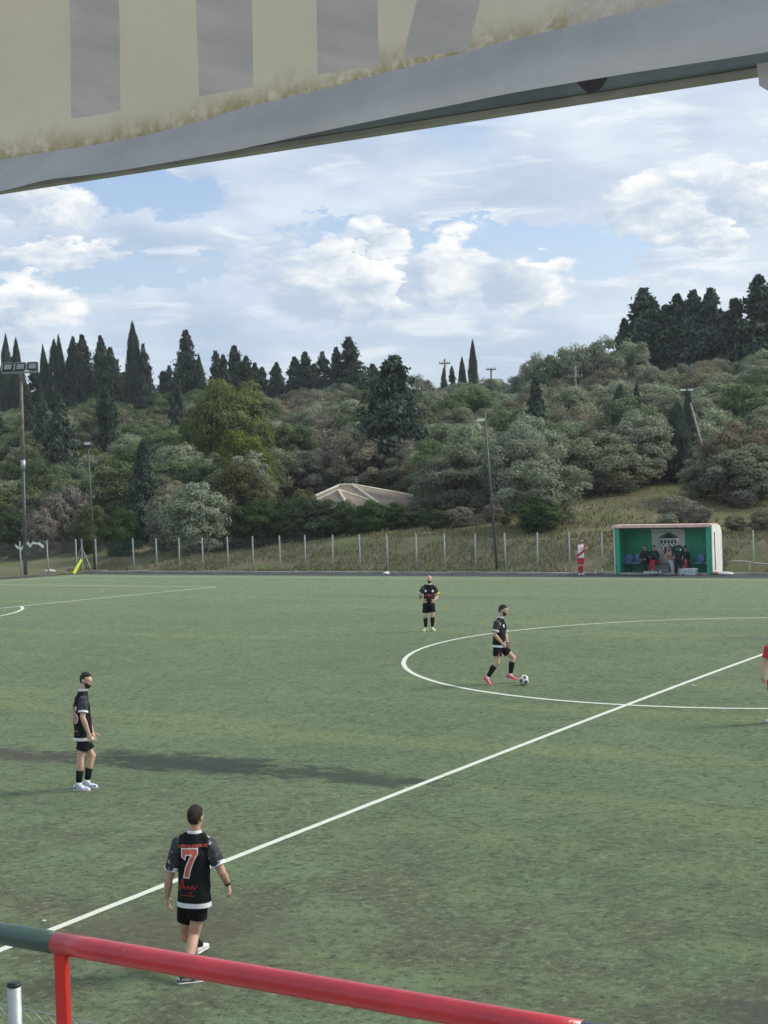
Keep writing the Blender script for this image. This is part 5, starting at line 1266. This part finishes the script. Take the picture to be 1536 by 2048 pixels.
def poly_mesh(pts, step=.02):
    bm = bmesh.new(); vs = [bm.verts.new((x, y, 0)) for x, y in pts]; bm.faces.new(vs); bmesh.ops.triangulate(bm, faces=bm.faces[:])
    for _ in range(5):
        es = [e for e in bm.edges if e.calc_length() > step*1.5]
        if not es: break
        bmesh.ops.subdivide_edges(bm, edges=es, cuts=1); bmesh.ops.triangulate(bm, faces=bm.faces[:])
    bm.verts.index_update(); mb = MB().mesh([v.co[:] for v in bm.verts], [[v.index for v in f.verts] for f in bm.faces]); bm.free(); return mb
def stroke(pts, w): # brush stroke polygon strip
    mb = MB(); pts = [np.array(p, float) for p in pts]
    for i in range(len(pts)):
        d = nz(pts[min(i+1, len(pts)-1)]-pts[max(i-1, 0)]); n = np.array([-d[1], d[0]]); ww = w*(.35+.65*math.sin(math.pi*(i+.5)/len(pts)))
        mb.v += [tuple(pts[i]+n*ww/2)+(0.,), tuple(pts[i]-n*ww/2)+(0.,)]
    mb.f = [(2*i, 2*i+1, 2*i+3, 2*i+2) for i in range(len(pts)-1)]; mb.mi = [0]*len(mb.f); return mb

def joints(Y0, spec, ground_px=None, **kw):
    J = {}
    for n, v in spec.items():
        J[n] = at_y(v[0], v[1], Y0+(v[2] if len(v) > 2 else 0))
    J.update(kw); return J
def set_feet(J):
    for n in ('L', 'R'):
        pass
    return J
v3 = lambda *a: np.array(a, float)

# --- player with the 7, walking away
gb = ground(372, 1966); gf = ground(402, 1910); Y0 = gb[1]+.30
J = joints(Y0, dict(head=(391.5, 1633.5), neck=(389, 1660), shL=(353, 1679), shR=(422, 1681), elL=(338, 1757, .03), elR=(445, 1746, -.06), wrL=(334, 1795, .10), wrR=(456, 1768, .02), hdL=(337, 1813, .12), hdR=(461, 1789, .05),
    hipL=(374, 1788, .02), hipR=(403, 1788, -.02), knL=(372, 1872, .20), knR=(388, 1870, .02)))
J['anR'] = v3(gb[0]+.00, gb[1]-.01, gb[2]+.083); J['anL'] = v3(gf[0]-.02, gf[1]+.02, gf[2]+.105); J['toeR'] = v3(.93, .36, -.02); J['toeL'] = v3(.35, .95, .02)
J['ground'] = gb[2]; J['thmL'] = v3(.0, 1, .2); J['thmR'] = v3(-.2, 1, .2); J['pmL'] = v3(1, 0, 0); J['pmR'] = v3(-1, .2, 0)
def prints7(c):
    k = c['k']; out = -c['fS']; right = nz(np.cross(UPZ, out)); right = right if right[0] > 0 else -right; up = c['up']; ctr = lerp(c['hip'], c['sh'], .66)
    seven = [(-.092, .165), (.092, .165), (.096, .115), (.055, .05), (.012, -.06), (-.010, -.155), (-.062, -.155), (-.040, -.05), (.010, .06), (.038, .108), (-.048, .108), (-.056, .060), (-.084, .085)]
    def grow(p, g): 
        p = np.array(p); n = len(p); o = []
        for i in range(n):
            d1 = nz(p[i]-p[i-1]); d2 = nz(p[(i+1) % n]-p[i]); n1 = np.array([-d1[1], d1[0]]); n2 = np.array([-d2[1], d2[0]]); m_ = nz(n1+n2); o.append(tuple(p[i]+m_*g/max(.5, m_ @ n1)))
        return o
    seven = [(x*.82, y*.86) for x, y in seven]; c0 = ctr-right*.035
    decal(c, c['shirt'], poly_mesh(grow(seven, .011)), c0, right, up, out, WTR, 'number_outline', .004); decal(c, c['shirt'], poly_mesh(seven), c0, right, up, out, REDP, 'number', .0065)
    decal(c, c['shirt'], text_mesh('KERVALENOS FC', .039, .0012), lerp(c['hip'], c['sh'], 1.0)-right*.0, right, up, out, REDP, 'lettering')
    s0 = lerp(c['hip'], c['sh'], .16)-right*.045
    for pts, w in (([(-.10, -.04), (-.085, .03), (-.06, .10), (-.05, .05), (-.075, -.01), (-.10, .0)], .010), ([(-.06, .0), (-.04, .03), (-.025, .0), (.0, .03), (.02, .0), (.045, .035), (.06, -.005), (.085, .035), (.10, .03)], .011), ([(-.09, -.065), (-.03, -.06), (.04, -.066), (.075, -.06)], .007), ([(.0, -.03), (.03, -.045), (.045, -.01)], .006)):
        pp = np.array(pts); t_ = np.linspace(0, len(pp)-1, len(pp)*4); sm = np.stack([np.interp(t_, range(len(pp)), pp[:, i]) for i in (0, 1)], 1)
        decal(c, c['shirt'], stroke(sm, w*1.3), s0, right, up, out, mat('dull_red_print', (.30, .035, .03), .7, .2), 'script_mark')
    # pale stripe along the right shoulder and wrist watch
    S, E_ = c['j']['shR'], c['j']['elR']; n = c['neck']
    MB().tube([lerp(n, S, .45)+UPZ*.045*k, lerp(n, S, .75)+UPZ*.058*k, S+UPZ*.072*k, lerp(S, E_, .18)+nz(S-n)*.062*k+UPZ*.03*k], [.006, .009, .010, .005], 6).build('shoulder_stripe', WTR, c['root'], True)
    a, b = c['j']['elR'], c['j']['wrR']; MB().tube([lerp(a, b, .82), lerp(a, b, .97)], .036*k, 14).build('watch', WATCH, c['root'], True)
KIT = dict(m=JER, sm=SLV, cuff=WTR, hem=WTR, collar=WTR, len=.105, loose=1.0, slen=.72)
person('player in black number 7 shirt walking away, closest to the camera', J, .99, .009, SK1, 'crop', HAIR, False, KIT, dict(kind='shorts', m=SHO, len=.60), SOK, ((SHOE_W, SHOE_KW), SOLEP), face=v3(.42, .9, -.05), prints=prints7, sock_top=.55)

# --- player standing on the left, side on
g = ground(172, 1578); Y0 = g[1]
J = joints(Y0, dict(head=(172.5, 1360.5), neck=(166.5, 1377.5), shR=(168, 1395, -.18), shL=(157, 1394, .18), elR=(165.5, 1435, -.25), elL=(172, 1434, .24), wrR=(177, 1466, -.22), wrL=(185, 1463, .18), hdR=(181, 1484, -.22), hdL=(188, 1478, .16),
    hipR=(169, 1474, -.082), hipL=(164, 1474, .082), knR=(161, 1514, -.11), knL=(184, 1512, .12)))
J['anR'] = at_y(157, 1562, g[1]-.10); J['anL'] = at_y(173.5, 1561, g[1]+.10); J['ground'] = g[2]
for n in 'LR': J['an'+n][2] = camber(ab(J['an'+n])[1])+.085
J['toeR'] = v3(.97, -.22, -.02); J['toeL'] = v3(.96, -.28, -.02); J['curl'] = .4; J['pmR'] = v3(-.2, 1, 0); J['thmR'] = v3(1, 0, .2)
def prints6(c):
    out = nz(-c['fS']+c['rS']*.30); right = nz(np.cross(UPZ, out)); right = right if right @ v3(0, -1, 0) > 0 else right
    right = nz(np.cross(c['up'], out)); ctr = lerp(c['hip'], c['sh'], .60)+c['rS']*.02
    decal(c, c['shirt'], text_mesh('6', .36, .014), ctr, right, c['up'], out, WTR, 'number_outline', .004); decal(c, c['shirt'], text_mesh('6', .36, .0), ctr, right, c['up'], out, REDP, 'number', .0065)
    s0 = lerp(c['hip'], c['sh'], .18)
    decal(c, c['shirt'], stroke([(-.1, 0), (-.05, .02), (0, -.005), (.05, .02), (.1, .0)], .014), s0, right, c['up'], out, REDP, 'script_mark'); decal(c, c['shirt'], stroke([(-.1, -.05), (0, -.045), (.1, -.05)], .009), s0, right, c['up'], out, REDP, 'script_mark')
    # white chest marks and shorts number
    o2 = nz(c['rS']+c['fS']*.5); r2 = nz(np.cross(c['up'], o2)); decal(c, c['shirt'], poly_mesh([(.055, .05), (.12, .05), (.10, .0), (.075, .0)]), lerp(c['hip'], c['sh'], .86), r2, c['up'], o2, WTR, 'chest_mark')
    sh = [o for o in c['root'].children if o.name.startswith('shorts')][0]; o3 = nz(c['rS']*.8+c['fS']*.6); r3 = nz(np.cross(UPZ, o3)); decal(c, sh, text_mesh('6', .13, .003), lerp(c['j']['hipR'], c['j']['knL'], .45)+c['rS']*.08, r3, UPZ, o3, REDP, 'shorts_number')
person('player in black kit standing side on at the left, seen from his right', J, 1.03, .0105, SK2, 'short', HAIR, True, dict(KIT, len=.03, loose=1.07), dict(kind='shorts', m=SHO, len=.66), SOK, (SHOE_BW, SOLEP), face=v3(.88, -.45, -.08), prints=prints6, sock_top=.44, ankle_white=True)

# --- player on the ball
g = ground(995, 1367); Y0 = ground(1000, 1368)[1]
J = joints(Y0, dict(head=(1006.5, 1220.5), neck=(1001.5, 1233.5), shR=(993, 1243, -.18), shL=(1006, 1243, .18), elR=(989.5, 1269.5, -.24), elL=(1011, 1267, .24), wrR=(1004, 1286.5, -.16), wrL=(1014, 1284, .12), hdR=(1011, 1291.5, -.12), hdL=(1018, 1291, .10),
    hipR=(995, 1291, -.080), hipL=(1000.5, 1291, .080), knR=(994.5, 1325, -.10), knL=(1026.5, 1315.5, .10), anR=(974, 1356.5, -.10), anL=(1020.5, 1350.5, .10)))
J['ground'] = g[2]; J['toeR'] = v3(.68, -.3, -.66); J['toeL'] = v3(.93, -.15, -.26); J['curl'] = .5; J['pmR'] = v3(-.3, 1, 0); J['thmR'] = v3(1, 0, .3)
for n in ('R', 'L'):
    z = camber(ab(J['an'+n])[1])
def printsk(c):
    o2 = nz(c['rS']*.8+c['fS']*.7); r2 = nz(np.cross(c['up'], o2)); decal(c, c['shirt'], poly_mesh([(.03, .05), (.09, .05), (.08, -.01), (.05, -.01)]), lerp(c['hip'], c['sh'], .86), r2, c['up'], o2, WTR, 'chest_mark')
    decal(c, c['shirt'], poly_mesh([(-.08, .05), (-.02, .05), (-.05, .0)]), lerp(c['hip'], c['sh'], .95), r2, c['up'], o2, WTR, 'chest_mark')
    sh = [o for o in c['root'].children if o.name.startswith('shorts')][0]; o3 = nz(c['rS']*.9+c['fS']*.4); r3 = nz(np.cross(UPZ, o3)); decal(c, sh, text_mesh('6', .12, .002), lerp(c['j']['hipR'], c['j']['knR'], .55)+c['fS']*.03, r3, UPZ, o3, REDP, 'shorts_number')
person('bearded player in black kit and coral boots striding with the ball in the centre circle', J, 1.0, .012, SK2, 'short', HAIR, True, dict(KIT, len=.02, loose=1.03), dict(kind='shorts', m=SHO, len=.62), SOK, (SHOE_R, SOLEP), face=v3(.92, -.35, -.16), prints=printsk, sock_top=.22, ankle_white=True)

# --- captain, hands on hips
g = ground(858, 1262); Y0 = g[1]
J = joints(Y0, dict(head=(858.7, 1158.5, -.03), neck=(858, 1167.5), shR=(846, 1173), shL=(870.5, 1173), elR=(838.5, 1190.5, .05), elL=(875, 1192, .05), wrR=(845, 1200.5, -.14), wrL=(869.5, 1200, -.14), hdR=(850, 1204, -.19), hdL=(865.5, 1204, -.19),
    hipR=(851.8, 1208.5), hipL=(864, 1208.5), knR=(850.5, 1232, -.06), knL=(865.5, 1230, -.06), anR=(851.5, 1256), anL=(864.5, 1254)))
J['ground'] = g[2]; J['toeR'] = v3(-.5, -.86, -.02); J['toeL'] = v3(.42, -.9, -.02); J['curl'] = .9; J['pmR'] = v3(.5, .8, 0); J['pmL'] = v3(-.5, .8, 0)
for n in 'LR': J['an'+n][2] = camber(ab(J['an'+n])[1])+.085
def printsc(c):
    out = c['fS']; right = nz(np.cross(c['up'], out)); ctr = lerp(c['hip'], c['sh'], .82)
    for x in (-.105, .105): decal(c, c['shirt'], poly_mesh([(x+.034*math.cos(q), .038*math.sin(q)) for q in np.linspace(0, 6.283, 11)[:-1]]), ctr, right, c['up'], out, WTR, 'chest_badge')
    m0 = lerp(c['hip'], c['sh'], .55); decal(c, c['shirt'], stroke([(-.11, -.01), (-.07, .02), (-.03, -.01), (.01, .04), (.05, -.005), (.11, .015)], .034), m0, right, c['up'], out, REDP, 'script_mark'); decal(c, c['shirt'], stroke([(-.11, -.05), (0, -.045), (.11, -.05)], .016), m0, right, c['up'], out, REDP, 'script_mark')
    a, b = c['j']['shL'], c['j']['elL']; MB().tube([lerp(a, b, .58), lerp(a, b, .80)], .0845, 16).build('armband', YARM, c['root'], True)
    a, b = c['j']['elR'], c['j']['wrR']; MB().tube([lerp(a, b, .35), lerp(a, b, .62)], .044, 12).build('wristband', WATCH, c['root'], True)
person('bald bearded captain in black kit with hands on hips and a yellow armband', J, .96, .013, SK2, 'bald', HAIR, True, dict(KIT, hem=None, len=.05), dict(kind='shorts', m=SHO, len=.74), SOK, (SHOE_Y, SOLEP), face=v3(.12, -.99, .08), prints=printsc, sock_top=.14, ankle_white=True)

# --- player in red at the right edge, mostly outside the picture
g = ground(1552, 1446); Y0 = g[1]
J = joints(Y0, dict(head=(1550, 1262), neck=(1549, 1281), shR=(1569, 1294, .05), shL=(1534, 1293, -.04), elR=(1576, 1326, .1), elL=(1529.5, 1324, -.05), wrR=(1578, 1352, 0), wrL=(1527.5, 1349, -.14), hdL=(1528, 1359, -.18), hdR=(1577, 1362, -.03),
    hipR=(1560, 1352), hipL=(1545, 1352), knR=(1560, 1396, .04), knL=(1545, 1395, -.08), anR=(1561, 1436, .08), anL=(1544, 1437, -.04)))
J['ground'] = g[2]; J['toeR'] = v3(-.2, .97, 0); J['toeL'] = v3(-.35, .93, 0)
for n in 'LR': J['an'+n][2] = camber(ab(J['an'+n])[1])+.085
person('opponent in white shirt with red sleeves cut off by the right picture edge', J, .98, .013, SK1, 'short', HAIR, False, dict(m=WHC, sm=REDC, cuff=None, len=.08), dict(kind='shorts', m=REDC, len=.68), REDC, (SHOE_W, SOLEP), face=v3(-.5, .8, 0))

# --- substitute by the fence
Y0 = W(*pix_ab(1160, 1150, 32.3))[1]; gz = camber(32.3)+.006
J = joints(Y0, dict(head=(1162, 1081.8), neck=(1161.6, 1087.8), shR=(1154.5, 1091.5), shL=(1168, 1092), elR=(1152, 1102.5, .03), elL=(1174.5, 1096.5, -.18), wrR=(1152.3, 1112.5, -.06), wrL=(1168.5, 1097.5, -.30), hdL=(1165, 1097, -.30), hdR=(1152.8, 1117, -.08),
    hipR=(1158.2, 1113.5), hipL=(1164.6, 1113.5), knR=(1158.6, 1131, -.05), knL=(1164, 1131, -.05), anR=(1158.6, 1146), anL=(1163.6, 1145.5)))
J['ground'] = gz; J['toeR'] = v3(-.1, -.99, 0); J['toeL'] = v3(.5, -.86, 0); J['pmL'] = v3(0, 1, 0)
for n in 'LR': J['an'+n][2] = gz+.085
def sash(c):
    out = c['fS']; right = nz(np.cross(c['up'], out)); decal(c, c['shirt'], poly_mesh([(-.20, -.26), (-.20, -.12), (.20, .20), (.20, .06)]), lerp(c['hip'], c['sh'], .42), right, c['up'], out, REDC, 'sash', .010)
person('bearded substitute in white shirt with red sash and red shorts by the fence', J, .98, .016, SK1, 'short', HAIR, True, dict(m=WHC, sm=REDC, len=.06), dict(kind='shorts', m=REDC, len=.80), REDC, (SHOE_W, SOLEP), prints=sash, sock_top=.08)

# --- the people in the dugout
def dug_b(b): return W(*pix_ab(1330, 1120, b))[1]
def seated(label, x0, yh, ykn, knx, anx, k, top, bottom, shoes, hair='short', hair_m=HAIR, lean=-.12, b=DB+DEP-.40, cap_m=None, socks=None, sock_top=.1, arms='knees', skin_m=SK1):
    H = W(pix_ab(x0, 1118, b)[0], b, DZ+.47+.095*k); fwdv = -BX; rgt = np.cross(fwdv, UPZ)*1.0
    rgt = nz(np.cross(fwdv, UPZ)); J = {}
    J['hipL'] = H-rgt*.095*k; J['hipR'] = H+rgt*.095*k; shc = H+UPZ*.50*k+fwdv*(-lean*k); J['shL'] = shc-rgt*.185*k; J['shR'] = shc+rgt*.185*k; J['neck'] = shc+UPZ*.075*k+fwdv*.02; J['head'] = J['neck']+UPZ*.135*k+fwdv*.03
    for n, s, kx, ax in (('L', -1, knx[1], anx[1]), ('R', 1, knx[0], anx[0])):
        J['kn'+n] = H+fwdv*.40*k+rgt*(s*.10+kx)*k+UPZ*.03; J['an'+n] = H+fwdv*(.44)*k+rgt*(s*.10+ax)*k; J['an'+n][2] = DZ+.03+.085
        J['el'+n] = J['sh'+n]-UPZ*.26*k+fwdv*.10*k+rgt*s*.07; J['wr'+n] = J['kn'+n]-fwdv*.10+UPZ*.10-rgt*s*.03; J['toe'+n] = fwdv+rgt*s*.2; J['hd'+n] = J['wr'+n]+fwdv*.1-UPZ*.03
        if arms == 'crossed': J['wr'+n] = H+fwdv*.26+UPZ*.20-rgt*s*.08; J['hd'+n] = J['wr'+n]-rgt*s*.1+UPZ*.02
    J['ground'] = DZ+.03
    return person(label, J, k, .017, skin_m, hair, hair_m, False, top, bottom, socks, shoes, face=fwdv, sock_top=sock_top, cap_m=cap_m)
TR1 = dict(m=TRK, sm=TRK, sleeve='long', yoke=TRG, len=.06)
seated('man in dark tracksuit seated on the dugout bench, leftmost of the seated', 1293, 0, 0, (-.16, .04), (-.28, .03), .98, dict(m=TRK, sm=TRK, sleeve='long', len=.06), dict(kind='trousers', m=TRO), (SHOE_W, SOLEP))
seated('man in green and black top with red trousers seated second on the dugout bench', 1311, 0, 0, (-.06, .06), (.06, -.02), .98, TR1, dict(kind='trousers', m=REDC), (SHOE_W, SOLEP), arms='crossed')
seated('person in light grey trousers and yellow boots half hidden behind the standing man', 1345, 0, 0, (-.12, -.04), (-.26, -.1), .93, dict(m=PNK, sm=PNK, sleeve='long', len=.06), dict(kind='trousers', m=GRT), (SHOE_Y, SOLEP), lean=-.30)
seated('person with dark cap and red shorts seated rightmost on the dugout bench', 1373, 0, 0, (.02, -.02), (.02, -.02), .93, dict(m=TRK, sm=TRK, sleeve='long', len=.06), dict(kind='shorts', m=REDC, len=.85), (SHOE_W, SOLEP), hair='cap', cap_m=TRO, socks=REDC, sock_top=.12)
b = DB-.55; Y0 = W(*pix_ab(1357, 1120, b))[1]; gz = camber(b)+.006
J = joints(Y0, dict(head=(1355.5, 1081.5), neck=(1355.5, 1088.8), shR=(1348, 1093.5), shL=(1364.5, 1093.5), elR=(1345.8, 1105, .02), elL=(1367, 1105, .02), wrR=(1347, 1114, -.12), wrL=(1365.5, 1114, -.12), hipR=(1352.8, 1117), hipL=(1360.8, 1117), knR=(1353, 1135, -.04), knL=(1362, 1135, -.04), anR=(1352.6, 1150), anL=(1364, 1150.5)))
J['ground'] = gz; J['toeR'] = v3(-.1, -.99, 0); J['toeL'] = v3(.25, -.96, 0)
for n in 'LR': J['an'+n][2] = gz+.085
def badge(c):
    out = c['fS']; right = nz(np.cross(c['up'], out)); decal(c, [o for o in c['root'].children if o.name.startswith('yoke')][0], poly_mesh([(.09+.045*math.cos(q), .045*math.sin(q)) for q in np.linspace(0, 6.283, 9)[:-1]]), lerp(c['hip'], c['sh'], .80), right, c['up'], out, WTR, 'chest_badge')
person('grey-haired man in dark tracksuit standing in front of the dugout crest', J, 1.0, .016, SK2, 'short', HAIRG, False, TR1, dict(kind='trousers', m=TRO), None, (SHOE_B, SOLE), face=v3(-.2, -.97, 0), prints=badge)

# ------------------------------------------------------------------ air
def haze():
    hm = bpy.data.materials.new('haze_air'); hm.use_nodes = True; t = NT(hm.node_tree); t.n.clear()
    v = t.add('ShaderNodeVolumePrincipled', {'Color': (.86, .92, 1.0, 1), 'Density': .00022, 'Anisotropy': .2}); t.l.new(v.outputs[0], t.add('ShaderNodeOutputMaterial').inputs['Volume'])
    o = MB().box((-320, -60, -4.0), (320, 420, 40)).build('haze', hm); tag(o, 'thin pale daylight haze over the whole ground', 'haze', kind='stuff')
haze()
bpy.data.scenes.remove(WORK)
